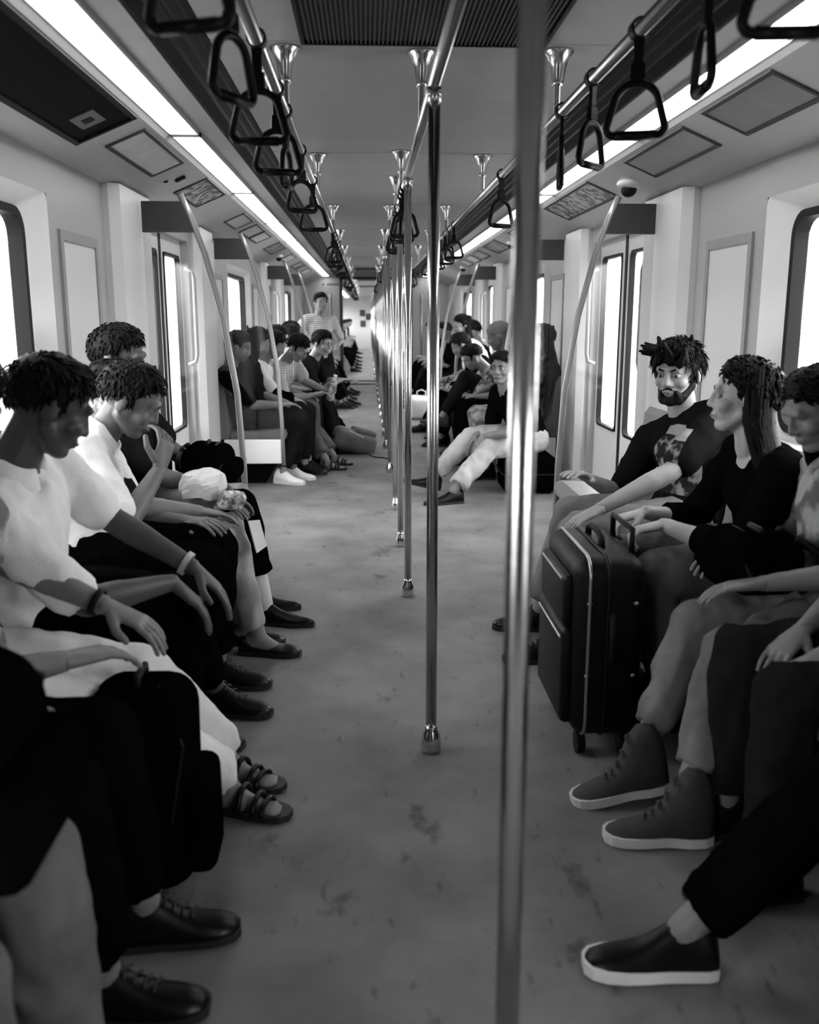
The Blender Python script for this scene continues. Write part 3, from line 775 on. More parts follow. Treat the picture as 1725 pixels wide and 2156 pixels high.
def person(label, hip, head, face=0.0, look=None, feet=None, hands=None, shirt=None, trousers=None, skn=.16, sleeve='short', hair='short', hmat=None,
           shoes=None, sole=None, shoe_prof=None, vox=.011, sex='m', twist=0, curls=(.24, .28), knee_hint=None, elbow_hints=None, beard=None, eyes=False, seed=1, group='seated passengers', fl=.0,
           palm=None, socks=None, sandals=False, standing=False, cuff=.05, sc=1.0, chest_out=0.0, extra=None, name='person', wr_dir=None, collar=False, laces=True, slim=1.0):
    hip, head = V(hip), V(head)
    F0 = V((math.cos(math.radians(face)), math.sin(math.radians(face)), 0)); Z = V((0, 0, 1)); S0 = Z.cross(F0)
    root = empty(name, (hip.x, hip.y, 0), label, 'person', group); org = root.location.copy()
    lk = V(look).normalized() if look else (F0 + V((0, 0, -.25))).normalized()
    Sh = Z.cross(lk).normalized(); Uh = lk.cross(Sh)
    N = head - Uh * .135 * sc - lk * .035 * sc
    # shoulders are a little below the neck base
    N = N - (N - hip).normalized() * .03
    d = (N - hip).length; ln = .47 * sc
    bulge = math.sqrt(max(0, (ln / 2) ** 2 - (d / 2) ** 2)) * .7
    mid = (hip + N) / 2 - F0 * min(.09, bulge)
    def spine(t):
        return hip * ((1 - t) ** 2) + mid * (2 * t * (1 - t)) + N * (t * t)
    def tang(t):
        return ((mid - hip) * (1 - t) + (N - mid) * t).normalized()
    tw = math.radians(twist)
    def side(t):
        s = S0 * math.cos(tw * t) + F0 * math.sin(tw * t); u = tang(t); return (s - u * s.dot(u)).normalized()
    fem = sex == 'f'
    TOR = [(-.16, .12, .085), (-.06, .160, .115), (.1, .158 if not fem else .165, .118), (.28, .140 if not fem else .125, .108), (.48, .150 if not fem else .135, .115), (.68, .163 if not fem else .146, .120 if not fem else .125), (.84, .160 if not fem else .143, .100), (.94, .118, .075), (1.0, .07, .058)]
    def torso(m, infl, t0=-1, t1=2, wk=1.0):
        rs = []
        for t, w_, d_ in TOR:
            if t < t0 or t > t1: continue
            s = side(max(0, t)); u = tang(max(0, min(1, t))); f = s.cross(u)
            c = spine(max(0, t)) if t >= 0 else hip + tang(0) * t * .55
            rs.append(ring(c, s, f, w_ * sc * wk + infl, d_ * sc + infl))
        m.loft(rs)
    sh_u = tang(1.0); shS = side(1.0)
    shw = (.178 if not fem else .158) * sc
    sho = {1: N + shS * shw - sh_u * .055, -1: N - shS * shw - sh_u * .055}      # 1 = person's left
    hipj = {1: hip + S0 * .088 * sc, -1: hip - S0 * .088 * sc}
    ank = {}; ang = {}; knee = {}
    feet = feet or [(.47, .13, 0), (.45, -.13, 0)]
    for s, ft in zip((1, -1), feet):
        p = V(ft[:3]); ank[s] = p; ang[s] = math.radians(ft[3]) if len(ft) > 3 else math.radians(face)
        kh = knee_hint[0 if s == 1 else 1] if knee_hint else (F0 + Z * .8 + S0 * s * .12)
        knee[s] = ik(hipj[s], p, .43 * sc, .43 * sc, kh)
    wr = {}; elb = {}; hdir = {}
    for i, s in enumerate((1, -1)):
        p = V(hands[i]); wr[s] = p
        eh = V(elbow_hints[i]) if elbow_hints and elbow_hints[i] else (S0 * s * .6 - Z * .8 - F0 * .2)
        elb[s] = ik(sho[s], p, .285 * sc, .255 * sc, eh)
        hd = (p - elb[s]).normalized()
        if wr_dir and wr_dir[i]: hd = V(wr_dir[i]).normalized()
        hdir[s] = hd
    # ---- body, one continuous mesh
    b = MB()
    torso(b, -.006)
    b.caps(N - sh_u * .02, .060 * sc, head - Uh * .05 * sc - lk * .02 * sc, .050 * sc)
    fine = vox < .012; hb = MB() if fine else b; hh = MB() if fine else b
    head_parts(hb, head, lk, Sh, Uh, sc, vox < .016, eyes)
    if fine: hb.caps(N + sh_u * .01, .052 * sc, head - Uh * .05 * sc - lk * .02 * sc, .051 * sc)
    for i, s in enumerate((1, -1)):
        b.caps(sho[s], .052 * sc, elb[s], .038 * sc); b.caps(N - sh_u * .045, .06 * sc, sho[s], .050 * sc)
        e2 = elb[s].lerp(wr[s], .3)
        b.caps(elb[s], .038 * sc, e2, .040 * sc); b.caps(e2, .040 * sc, wr[s], .025 * sc)
        pn = V(palm[i]) if palm and palm[i] else -Z
        if vox < .016: hand(hh, wr[s], hdir[s], pn, s == 1, curls[i], (1.0 if not fem else .9) * sc)
        else:
            b.caps(wr[s], .03, wr[s] + hdir[s] * .08, .034); b.caps(wr[s] + hdir[s] * .08, .03, wr[s] + hdir[s] * .13 + pn * .02, .02)
        b.caps(hipj[s], .085 * sc, knee[s], .055 * sc)
        c2 = knee[s].lerp(ank[s], .3) - (knee[s] - hipj[s]).normalized() * .012
        b.caps(knee[s], .054 * sc, c2, .052 * sc); b.caps(c2, .052 * sc, ank[s], .034 * sc)
        pit = math.radians(feet[i][4]) if len(feet[i]) > 4 else 0
        T, Sd, Uq = foot_frame(ank[s], ang[s], pit)
        b.loft(shoe_rings(ank[s], T, Sd, Uq, FOOT, -.004, -.078))
        if sandals:
            for q in range(5):
                o_ = ank[s] + T * (.142 - abs(q - 1.2) * .008) + Sd * ((q - 2) * .0155) - Uq * .066
                b.caps(o_, .0085, o_ + T * .025, .008, 8)
    body = b.build('body', skin(skn), root, org)
    queue(body, .012 if fine else vox, 3)
    if fine:
        JOIN.append((body, queue(hb.build('head_tmp', skin(skn), root, org), .0052, 2))); JOIN.append((body, queue(hh.build('hand_tmp', skin(skn), root, org), .0042, 2)))
    # ---- clothes
    if shirt:
        m = MB(); torso(m, .014 + chest_out, -.2, .985)
        for i, s in enumerate((1, -1)):
            m.caps(N - sh_u * .055, .072 * sc, sho[s], .068 * sc)
            if sleeve == 'short':
                e = sho[s].lerp(elb[s], .80); m.caps(sho[s], .068 * sc, e, .062 * sc)
            elif sleeve == 'long':
                m.caps(sho[s], .066 * sc, elb[s], .054 * sc); m.caps(elb[s], .054 * sc, elb[s].lerp(wr[s], .93), .040 * sc)
            elif sleeve == 'three':
                m.caps(sho[s], .066 * sc, elb[s], .054 * sc); m.caps(elb[s], .054 * sc, elb[s].lerp(wr[s], .45), .046 * sc)
        o = m.build('shirt', shirt, root, org); queue(o, max(.012, vox * 1.2), 3, .009, 9, seed)
    if collar:
        m = MB(); rs = []
        cb = N + sh_u * .012 * sc
        fS = side(1.0); fF = fS.cross(sh_u)
        for k in range(25):
            a = math.radians(-60 + 300 * k / 24 - 60); ca, sa = math.cos(a), math.sin(a)
            # opening faces forward
            a2 = math.radians(90 + 28 + (360 - 56) * k / 24); dr = fS * math.cos(a2) * .068 + fF * math.sin(a2) * .066
            fl_ = dr.normalized(); dip = max(0, math.sin(a2)) * .035
            c0 = cb + dr - sh_u * dip
            rs.append([c0 + sh_u * .040, c0 + sh_u * .040 + fl_ * .006, c0 + fl_ * .034 - sh_u * (.022 + dip * .6), c0 + fl_ * .028 - sh_u * (.026 + dip * .6), c0 - sh_u * .015])
        m.loft(rs).build('collar', shirt, root, org, True)
    if trousers:
        m = MB()
        m.ell(hip + Z * .0, F0 * .125 * sc, S0 * .172 * sc, Z * .105 * sc)
        for s in (1, -1):
            m.caps(hipj[s], .102 * sc * slim, knee[s], .073 * sc * slim)
            c2 = knee[s].lerp(ank[s], .3); e = knee[s].lerp(ank[s], 1.0 - cuff / .43)
            m.caps(knee[s], .073 * sc * slim, c2, (.069 + fl * .3) * sc * slim)
            m.tube([c2, c2.lerp(e, .5), e], [(.069 + fl * .3) * sc * slim, (.060 + fl * .6) * sc * slim, (.052 + fl) * sc * slim], 12)
        o = m.build('trousers', trousers, root, org); queue(o, max(.012, vox * 1.2), 3, .010, 8, seed + 3)
    # ---- shoes
    for i, s in enumerate((1, -1)):
        pit = math.radians(feet[i][4]) if len(feet[i]) > 4 else 0
        T, Sd, Uq = foot_frame(ank[s], ang[s], pit)
        if sandals:
            m = MB()
            for t in (-.01, .055, .095, .12):
                m.tube([ank[s] + T * t + Sd * (.045 * math.cos(a)) + Uq * (-.075 + (.085 if t < .03 else .062 if t < .07 else .042 if t < .1 else .03) * math.sin(a)) for a in [PI * k / 8 for k in range(9)]], .008, 6)
            sh = m.build('sandal_straps', M_shoe, root, org, True)
            m = MB(); out = [(-.075, .02), (-.06, .034), (0, .038), (.08, .046), (.13, .046), (.165, .036), (.185, .016)]
        else:
            pr = shoe_prof or SHOE
            sh = MB().loft(shoe_rings(ank[s], T, Sd, Uq, pr, .003, -.076)).build('shoe', shoes or M_shoe, root, org, True)
            m = MB(); out = [(t, w_ + .004) for t, w_, _ in pr]
        pts = [(t, w_) for t, w_ in out] + [(t, -w_) for t, w_ in reversed(out)]
        th_ = -.062 if sole and sole is not M_sole_b else -.070
        m.loft([[ank[s] + T * t * 1.01 + Sd * w_ + Uq * z for t, w_ in pts] for z in (-.087, th_)])
        m.build('sole', sole or M_sole_b, sh, org)
        if laces and not sandals and vox < .012 and (shoe_prof is None or shoe_prof is HIGH):
            lc = MB()
            def topw(t):
                for (t0, w0, h0), (t1, w1, h1) in zip(pr[:-1], pr[1:]):
                    if t0 <= t <= t1: k = (t - t0) / (t1 - t0); return w0 + (w1 - w0) * k, h0 + (h1 - h0) * k
                return .03, -.03
            for q in range(5):
                t = .022 + q * .018; w_, h_ = topw(t)
                lc.tube([ank[s] + T * (t + .008 * (x > 0)) + Sd * x + Uq * (-.076 + (h_ + .079) * math.sqrt(1 - (x / (w_ + .004)) ** 2) + .004) for x in (-.02, -.01, 0, .01, .02)], .003, 6)
            lc.build('laces', M_lace, sh, org)
        if socks:
            MB().caps(ank[s] + (knee[s] - ank[s]).normalized() * .12, .044, ank[s] - Uq * .01, .040).build('sock', socks, root, org, True)
    # ---- hair and face
    hm = hmat or M_hair
    if hair:
        hmh = hair_mesh(head, lk, Sh, Uh, sc, 'beanie' if hair == 'beanie' else ('long' if hair in ('long', 'bun') else 'short'), seed, messy=1.3 if extra == 'quiff' else .65, tufts=520 if vox < .012 else 160 if vox < .016 else 60)
        if hair == 'long':
            back = -lk
            c0 = head - lk * .045 * sc
            down = (N - head); 
            rs = []
            for q, w_, d_ in ((.05, .06, .05), (0, .088, .065), (-.07, .098, .066), (-.15, .100, .058), (-.22, .095, .045), (-.30, .070, .03), (-.33, .03, .012)):
                rs.append(ring(c0 + Z * q * sc - lk * (.018 + max(0, -q - .06) * .32), Sh, lk, w_ * sc * .8, d_ * sc * .5))
            hmh.loft(rs[::-1])
            rh = random.Random(seed + 9)
            for q in range(240 if vox < .012 else 60):
                a = rh.uniform(-1.95, 1.95) + PI; top = rh.uniform(-.02, .10)
                pts = []
                for k in range(6):
                    zz = top - (top + rh.uniform(.26, .36)) * k / 5 if k == 5 else top - (top + .30) * k / 5
                    w_ = .080 + .022 * min(1, k / 3) + rh.uniform(-.003, .004); d_ = .088 - .022 * k / 5
                    pts.append(c0 + Z * zz * sc + Sh * (w_ * math.sin(a)) * sc + lk * (d_ * math.cos(a) * (.75 if k < 4 else .6) + .02 - max(0, -zz - .06) * .3) * sc)
                hmh.tube(pts, [.007, .0085, .0085, .008, .006, .002], 5)
        if hair == 'bun':
            hmh.ell(head - lk * .125 + Uh * .02, lk * .045, Sh * .045, Uh * .04)
        if extra == 'quiff':
            rq = random.Random(5)
            for q in range(7):
                p0 = head + V((-.05, -.01 + q * .006, .085 - q * .003)); hmh.caps(p0, .022, p0 + V((-.075 - .008 * (q % 3), .01, .012 * (q % 4))), .005, 6)
            for q in range(26):
                a, bq = rq.uniform(-.05, .085), rq.uniform(-.05, .06); p0 = head + lk * a + Sh * bq + Uh * (.108 - a * a * 4 - bq * bq * 4)
                dv = (Uh * .6 + lk * rq.uniform(.1, .8) + Sh * rq.uniform(-.3, .7)).normalized(); hmh.caps(p0 - Uh * .02, .018, p0 + dv * rq.uniform(.02, .05), .006, 6)
        hmh.build('hair' if hair != 'beanie' else 'beanie', hm, root, org, True)
    if beard:
        m = MB(); P = lambda f, s, u: head + (lk * f + Sh * s + Uh * u) * sc
        for s in (-1, 1):
            m.caps(P(-.002, .058 * s, -.005), .016, P(.008, .056 * s, -.045), .020); m.caps(P(.008, .054 * s, -.045), .021, P(.052, .032 * s, -.083), .024); m.caps(P(.090, .004 * s, -.040), .006, P(.078, .032 * s, -.060), .008); m.caps(P(.078, .030 * s, -.058), .010, P(.062, .028 * s, -.085), .018)
        m.caps(P(.060, -.030, -.090), .021, P(.060, .030, -.090), .021); m.ell(P(.068, 0, -.092), lk * .026, Sh * .028, Uh * .022)
        o = m.build('beard', M_hair, root, org); queue(o, .006, 2, .001, 60, seed)
    if eyes:
        for s in (-1, 1):
            c = head + (lk * .0755 + Sh * .031 * s + Uh * .006) * sc
            if eyes != 'down':
                e = MB().ell(c, lk * .012, Sh * .0145, Uh * .010).build('eye', M_eye, root, org, True)
                MB().ell(c + lk * .0075, lk * .006, Sh * .0065, Uh * .0068).build('iris', M_iris, e, org, True)
            m = MB().tube([head + (lk * f + Sh * x * s + Uh * u) * sc for f, x, u in ((.091, .014, .026), (.091, .03, .032), (.083, .044, .028))], [.004, .0045, .003], 6)
            m.build('eyebrow', hm, root, org)
        MB().tube([head + (lk * f + Sh * x + Uh * u) * sc for f, x, u in ((.086, -.022, -.057), (.095, -.008, -.0565), (.096, 0, -.058), (.095, .008, -.0565), (.086, .022, -.057))], [.002, .0042, .004, .0042, .002], 6).build('lips', skin(round(skn * .45, 3)), root, org)
    return root, dict(wr=wr, elb=elb, knee=knee, ank=ank, N=N, hdir=hdir, F=F0, S=S0, lk=lk, head=head, org=org)

# cloths
C_white = cloth('white_shirt', .8, var=.06)
C_cream = cloth('cream_trousers', .68, var=.06)
C_black = cloth('black_trousers', .0025)
C_blackt = cloth('black_top', .003)
C_jean = cloth('grey_jeans', .10, var=.35, scale=5)
C_jeanl = cloth('light_jeans', .38, var=.25, scale=6)
C_jeand = cloth('dark_jeans', .012, var=.3, scale=6)
C_pat = cloth('patterned_shirt', .40, pattern='blotch', pscale=14, v2=.16)
C_camo = cloth('mottled_shirt', .30, pattern='blotch', pscale=9, v2=.10)
C_plaid = cloth('plaid_shirt', .42, pattern='plaid', pscale=16, v2=.16)
C_stripe = cloth('striped_top', .6, pattern='stripe', pscale=13, v2=.22)
C_dgrey = cloth('dark_grey_top', .012)
C_grey = cloth('mid_grey_top', .14)
C_leg = cloth('light_leggings', .34)
C_floral = cloth('floral_shirt', .30, pattern='check', pscale=28, v2=.06)
C_print = cloth('printed_tee', .008)
C_beanie = cloth('grey_beanie', .16)
C_wsock = cloth('white_sock', .6, var=.05)

# printed tee: pale block and mottled graphic on the chest of an otherwise black shirt
def tee_mat(front_min, angle, zc):
    m = bpy.data.materials.new('graphic_tee'); m.use_nodes = True; nt = m.node_tree; b = nt.nodes['Principled BSDF']
    b.inputs['Roughness'].default_value = .9; b.inputs['Specular IOR Level'].default_value = .0
    tc = nt.nodes.new('ShaderNodeTexCoord'); mp = nt.nodes.new('ShaderNodeMapping'); mp.inputs['Rotation'].default_value = (0, 0, -math.radians(angle))
    sep = nt.nodes.new('ShaderNodeSeparateXYZ'); nt.links.new(tc.outputs['Object'], mp.inputs[0]); nt.links.new(mp.outputs[0], sep.inputs[0])
    center = (0, 0, zc)
    def band(o, lo, hi):
        a = nt.nodes.new('ShaderNodeMath'); a.operation = 'GREATER_THAN'; a.inputs[1].default_value = lo; nt.links.new(o, a.inputs[0])
        c = nt.nodes.new('ShaderNodeMath'); c.operation = 'LESS_THAN'; c.inputs[1].default_value = hi; nt.links.new(o, c.inputs[0])
        d = nt.nodes.new('ShaderNodeMath'); d.operation = 'MULTIPLY'; nt.links.new(a.outputs[0], d.inputs[0]); nt.links.new(c.outputs[0], d.inputs[1]); return d.outputs[0]
    def mul(a, c):
        d = nt.nodes.new('ShaderNodeMath'); d.operation = 'MULTIPLY'; nt.links.new(a, d.inputs[0]); nt.links.new(c, d.inputs[1]); return d.outputs[0]
    front = band(sep.outputs[0], front_min, .9); wy = band(sep.outputs[1], center[1] - .11, center[1] + .11)
    blk = mul(mul(front, wy), band(sep.outputs[2], center[2] - .16, center[2] + .10))
    n = nt.nodes.new('ShaderNodeTexNoise'); n.inputs['Scale'].default_value = 16; nt.links.new(tc.outputs['Object'], n.inputs[0])
    r = nt.nodes.new('ShaderNodeValToRGB'); r.color_ramp.elements[0].position = .46; r.color_ramp.elements[1].position = .56
    r.color_ramp.elements[0].color = (.02, .02, .02, 1); r.color_ramp.elements[1].color = (.26, .26, .26, 1)
    nt.links.new(n.outputs[0], r.inputs[0])
    bar = mul(mul(front, wy), band(sep.outputs[2], center[2] + .06, center[2] + .10))
    mx = nt.nodes.new('ShaderNodeMix'); mx.data_type = 'RGBA'; mx.inputs[6].default_value = (.008, .008, .008, 1)
    nt.links.new(blk, mx.inputs[0]); nt.links.new(r.outputs[0], mx.inputs[7])
    m2 = nt.nodes.new('ShaderNodeMix'); m2.data_type = 'RGBA'; m2.inputs[7].default_value = (.28, .28, .28, 1)
    nt.links.new(bar, m2.inputs[0]); nt.links.new(mx.outputs[2], m2.inputs[6]); nt.links.new(m2.outputs[2], b.inputs['Base Color'])
    return m

def band(p, i, m, r=.030):
    root, d = p; w_ = d['wr'][i]; e = d['elb'][i]; t = (w_ - e).normalized(); a = t.orthogonal().normalized(); b = t.cross(a); c = w_ - t * .022
    MB().loft([[c + t * h + (a * math.cos(q) + b * math.sin(q)) * rr for q in [2 * PI * k / 18 for k in range(18)]] for rr, h in ((r, -.008), (r + .004, -.008), (r + .004, .008), (r, .008))], True).build('wristband', m, root, d['org'], True)
NV = .0085      # voxel for near people
# ---------------- left bench, near
person('nearest person on the left bench in grey jeans with a black bag on the lap', (-1.12, 1.10, .53), (-1.02, 1.08, 1.12), 0, (1, .1, -.3),
       [(-.68, 1.30, .09, 10), (-.70, 1.0, .09, -5)], [(-.72, 1.38, .62), (-.80, .95, .66)], C_dgrey, C_jean, .16, shoes=M_shoe, seed=1, vox=NV, fl=.015,
       wr_dir=[(.4, -.6, -.5), None], palm=[(0, -1, -.3), None])
person('person in black trousers beside the standing black backpack, second on the left bench', (-1.13, 1.50, .53), (-1.06, 1.42, 1.13), 0, (1, 0, -.3),
       [(-.66, 1.76, .09, 8), (-.69, 1.55, .09, 2)], [(-.86, 1.62, .62), (-.84, 1.38, .62)], C_dgrey, C_black, .16, shoes=M_shoe, seed=2, vox=NV, sole=M_sole_b)
p2 = person('person in a pale patterned shirt, cream trousers and sandals on the left bench', (-1.12, 1.93, .53), (-.99, 1.80, 1.13), 0, (1, .1, -.5),
       [(-.60, 2.46, .09, -22), (-.575, 2.30, .09, -18)], [(-.80, 2.10, .64), (-.80, 1.80, .62)], C_pat, C_cream, .17, sandals=True, seed=3, vox=NV, fl=.012, cuff=.03,
       curls=(.26, .3))
p3 = person('man in a white shirt leaning forward with forearms hanging over his knees', (-1.12, 2.42, .53), (-.955, 2.28, 1.085), 8, (.75, .45, -.45),
       [(-.70, 2.93, .09, -12), (-.76, 2.70, .09, -15)], [(-.665, 2.47, .63), (-.70, 2.36, .62)], C_white, C_black, .06, shoes=M_shoe, seed=4, vox=NV, wr_dir=[(.75, .1, -.75), (.75, .15, -.75)],
       elbow_hints=[(-.3, .6, -.5), (-.3, -.6, -.3)], curls=(.22, .26), eyes='down', collar=True)
person('young man in a white collared shirt resting his hand against his mouth, left bench', (-1.14, 3.0, .53), (-.965, 3.10, 1.03), 0, (.85, .05, -.52),
       [(-.73, 3.16, .09, -5), (-.78, 2.98, .09, -8)], [(-.82, 3.2, .60), (-.86, 2.99, .815)], C_white, C_black, .13, shoes=M_shoe, seed=5, vox=NV, wr_dir=[None, (.2, .35, .8)], palm=[None, (-.7, .5, .2)],
       elbow_hints=[None, (.3, -.6, -.8)], eyes='down', curls=(.25, .55), collar=True)
person('woman in pale leggings and black flat shoes mostly hidden behind the man touching his mouth', (-1.15, 3.38, .53), (-1.12, 3.46, 1.02), 0, (1, .1, -.5),
       [(-.625, 3.48, .09, -10), (-.70, 3.60, .09, -4)], [(-.78, 3.52, .60), (-.80, 3.36, .60)], C_dgrey, C_leg, .2, shoes=M_shoe, shoe_prof=FLAT, hair='bun', sex='f', seed=6, vox=.011, cuff=.02, slim=.8)
person('man with black hair sitting upright near the door, black trousers and white socks', (-1.16, 3.78, .53), (-1.125, 3.60, 1.145), 0, (1, -.1, -.2),
       [(-.64, 3.86, .09, -16), (-.72, 4.06, .09, -5)], [(-.80, 3.90, .60), (-.78, 3.70, .60)], C_dgrey, C_black, .12, shoes=M_shoe, shoe_prof=POINTY, socks=C_wsock, seed=7, vox=.011, cuff=.13, fl=.015)

band(p3, 1, mat('band_pale', .35, .4, var=.1)); band(p2, 1, M_rubber)
# ---------------- right bench, near
person('nearest right-hand person in black trousers stretching a white-soled slip-on shoe into the aisle', (1.14, 1.50, .53), (1.10, 1.45, 1.14), 180, (-1, 0, -.3),
       [(.80, 1.32, .09, 185), (.435, 1.62, .092, 176)], [(.85, 1.35, .62), (.86, 1.6, .64)], C_dgrey, C_black, .18, shoes=M_shoe, sole=M_sole_w, seed=8, vox=NV, cuff=.06, fl=.006, laces=False)
person('person in dark jeans with a hand on the knee, second on the near right bench', (1.13, 2.0, .50), (1.10, 1.95, 1.10), 180, (-1, 0, -.3),
       [(.72, 1.86, .09, 182), (.72, 2.12, .09, 176)], [(.80, 1.90, .555), (.85, 2.06, .57)], C_grey, C_dgrey, .14, shoes=M_shoe, seed=9, vox=NV, fl=.01, sc=.94)
person('person in a mottled grey shirt and light jeans wearing dark ankle sneakers with white soles', (1.13, 2.44, .50), (1.06, 2.50, 1.05), 180, (-1, -.1, -.5),
       [(.60, 2.10, .09, 178), (.545, 2.31, .11, 186, -8)], [(.84, 2.28, .62), (.86, 2.56, .62)], C_camo, cloth('faded_jeans', .15, var=.4, scale=6), .17, shoes=M_shoe_suede, sole=M_sole_w, shoe_prof=HIGH, seed=10, vox=NV, cuff=.11, hair='long', sc=.95)
person('young woman with long dark hair in a black top holding the suitcase handle', (1.12, 2.90, .53), (1.0, 2.87, 1.05), 178, (-.93, .38, .02),
       [(.78, 2.74, .09, 180), (.80, 3.0, .09, 178)], [(.735, 2.78, .665), (.72, 2.92, .675)], C_blackt, C_jean, .34, sleeve='three', hair='long', sex='f', seed=11, vox=NV, eyes=True,
       wr_dir=[(-.9, .1, -.2), (-.9, .0, -.2)], elbow_hints=[(.2, -.7, -.6), (.2, .5, -.7)], curls=(.8, .8))
person('bearded man in a black graphic tee with tousled hair looking toward the camera', (1.05, 3.50, .53), (1.0, 3.52, 1.09), 172, (-.66, -.73, -.16),
       [(.52, 3.36, .09, 182), (.53, 3.72, .09, 172)], [(.64, 3.20, .63), (.70, 3.62, .665)], tee_mat(.055, 222, .80), cloth('washed_jeans', .17, var=.35, scale=6), .26, hair='short', seed=12, vox=NV, eyes=True, beard=True, extra='quiff',
       shoes=M_shoe, knee_hint=[(-1, .0, 1.2), (-1, .2, 1.2)], elbow_hints=[(.2, -.6, -.6), (.1, .5, -.7)], twist=-45, curls=(.35, .25))

# ---------------- middle bench, left
MV = .0125
person('person in dark clothes and white canvas shoes behind the glass screen, middle left bench', (-1.15, 7.5, .53), (-1.19, 7.42, 1.07), 0, (1, .1, -.35),
       [(-.86, 6.75 + .55, .09, -25), (-.80, 7.5, .09, -15)], [(-.85, 7.6, .62), (-.86, 7.4, .62)], C_blackt, C_jeand, .18, shoes=M_canvas_w, sole=M_sole_w, seed=20, vox=MV)
person('woman with long dark hair and a dark top, second on the middle left bench', (-1.13, 7.90, .53), (-1.09, 7.86, 1.09), 0, (.9, .3, -.5),
       [(-.70, 7.9, .09, 0), (-.72, 7.72, .09, 0)], [(-.82, 7.95, .62), (-.82, 7.8, .62)], C_blackt, C_dgrey, .25, hair='long', sex='f', seed=21, vox=MV, sleeve='long')
person('person in a white tee leaning forward on the middle left bench', (-1.12, 8.28, .53), (-.99, 8.2, 1.06), 0, (.9, .1, -.5),
       [(-.66, 8.3, .09, 0), (-.68, 8.12, .09, 0)], [(-.76, 8.36, .62), (-.76, 8.2, .62)], C_white, C_jean, .2, seed=22, vox=MV)
q4 = person('boy in a plaid shirt and jeans bent over holding a water bottle, wearing sandals', (-1.10, 8.66, .53), (-.80, 8.36, 1.03), 0, (.75, -.25, -.6),
       [(-.50, 8.25, .09, -12), (-.55, 7.98, .09, -10)], [(-.58, 8.33, .67), (-.66, 8.18, .63)], C_plaid, C_jean, .2, sandals=True, seed=23, vox=.011, fl=.02, eyes=True, curls=(.9, .5), wr_dir=[(.9, -.05, .05), None], palm=[(0, -.6, -.1), None])
person('boy in a dark shirt leaning far into the aisle and looking aside, middle left bench', (-1.04, 9.42, .53), (-.62, 9.2, 1.05), 0, (.75, -.5, -.25),
       [(-.48, 9.45, .09, 0), (-.52, 9.25, .09, 0)], [(-.42, 9.38, .68), (-.50, 9.2, .66)], C_dgrey, C_jeand, .28, seed=24, vox=.011, eyes=True)
person('person in a light top seated behind the boy with the bottle', (-1.13, 9.05, .53), (-1.05, 9.0, 1.10), 0, (1, .2, -.4),
       [(-.66, 9.05, .09, 0), (-.68, 8.9, .09, 0)], [(-.78, 9.12, .62), (-.78, 8.98, .62)], C_pat, C_jeand, .18, seed=25, vox=MV)
person('person in dark clothes with feet by the grey backpack, middle left bench', (-1.12, 9.86, .53), (-.98, 9.82, 1.10), 0, (1, -.2, -.4),
       [(-.42, 9.95, .09, -5), (-.44, 9.75, .09, 0)], [(-.70, 9.95, .62), (-.72, 9.78, .62)], C_blackt, C_black, .2, seed=26, vox=MV)
person('person in grey at the far end of the middle left bench', (-1.13, 10.3, .53), (-1.0, 10.2, 1.13), 0, (1, 0, -.35),
       [(-.60, 10.3, .09, 0), (-.62, 10.1, .09, 0)], [(-.78, 10.35, .62), (-.78, 10.1, .62)], C_grey, C_black, .2, seed=27, vox=.017)
person('man standing by the second left doors in a pale striped top', (-.80, 12.0, .84), (-.76, 11.95, 1.475), -60, (.4, -.9, -.1),
       [(-.74, 12.05, .09, -60), (-.90, 11.95, .09, -65)], [(-.55, 11.9, .95), (-.95, 11.8, .85)], C_stripe, C_jeand, .2, seed=28, vox=MV, standing=True, knee_hint=[(.3, -.6, 0), (.3, -.6, 0)], group='standing passengers')

# ---------------- middle bench, right
person('young man in black shirt and pale jeans sitting on a low black case', (1.04, 6.93, .40), (.80, 6.80, .93), 198, (-.5, -.85, -.05),
       [(.42, 6.45, .09, 200), (.30, 6.80, .13, 188, 14)], [(.66, 6.66, .45), (.62, 6.84, .44)], C_blackt, C_jeanl, .16, seed=30, vox=.010, eyes=True, shoe_prof=POINTY, fl=.015, wr_dir=[(-.6, -.1, -.7), (-.6, -.2, -.7)], elbow_hints=[(.3, -.6, -.4), (.3, .6, -.4)])
person('person with dark hair slouched behind the glass screen, middle right bench', (1.14, 7.52, .53), (1.21, 7.44, 1.12), 180, (-1, 0, -.3),
       [(.78, 7.42, .09, 180), (.80, 7.62, .09, 180)], [(.9, 7.4, .62), (.92, 7.6, .62)], cloth('dark_pattern_top', .03, pattern='blotch', pscale=18, v2=.008), C_camo, .1, seed=31, vox=MV, hair='long', sex='f')
person('person in a grey beanie behind the young man in black', (1.10, 8.25, .53), (.97, 8.2, 1.13), 180, (-1, .2, -.35),
       [(.66, 8.15, .09, 180), (.66, 8.35, .09, 180)], [(.8, 8.1, .62), (.8, 8.35, .62)], C_dgrey, C_black, .14, seed=32, vox=MV, hair='beanie', hmat=C_beanie)
person('person in a floral shirt bent over a phone with one leg crossed, middle right bench', (1.10, 8.75, .53), (.80, 8.72, .93), 180, (-.8, 0, -.6),
       [(.50, 8.5, .40, 185, 10), (.70, 8.85, .09, 180)], [(.60, 8.6, .62), (.62, 8.75, .64)], C_floral, C_jeand, .2, seed=33, vox=MV, shoes=M_shoe_suede)
person('person with dark hair and a dark top, fifth on the middle right bench', (1.12, 9.45, .53), (.76, 9.4, 1.02), 180, (-.9, .1, -.5),
       [(.56, 9.4, .09, 180), (.60, 9.6, .09, 180)], [(.66, 9.3, .62), (.68, 9.5, .62)], C_blackt, C_black, .2, seed=34, vox=MV, sleeve='long')
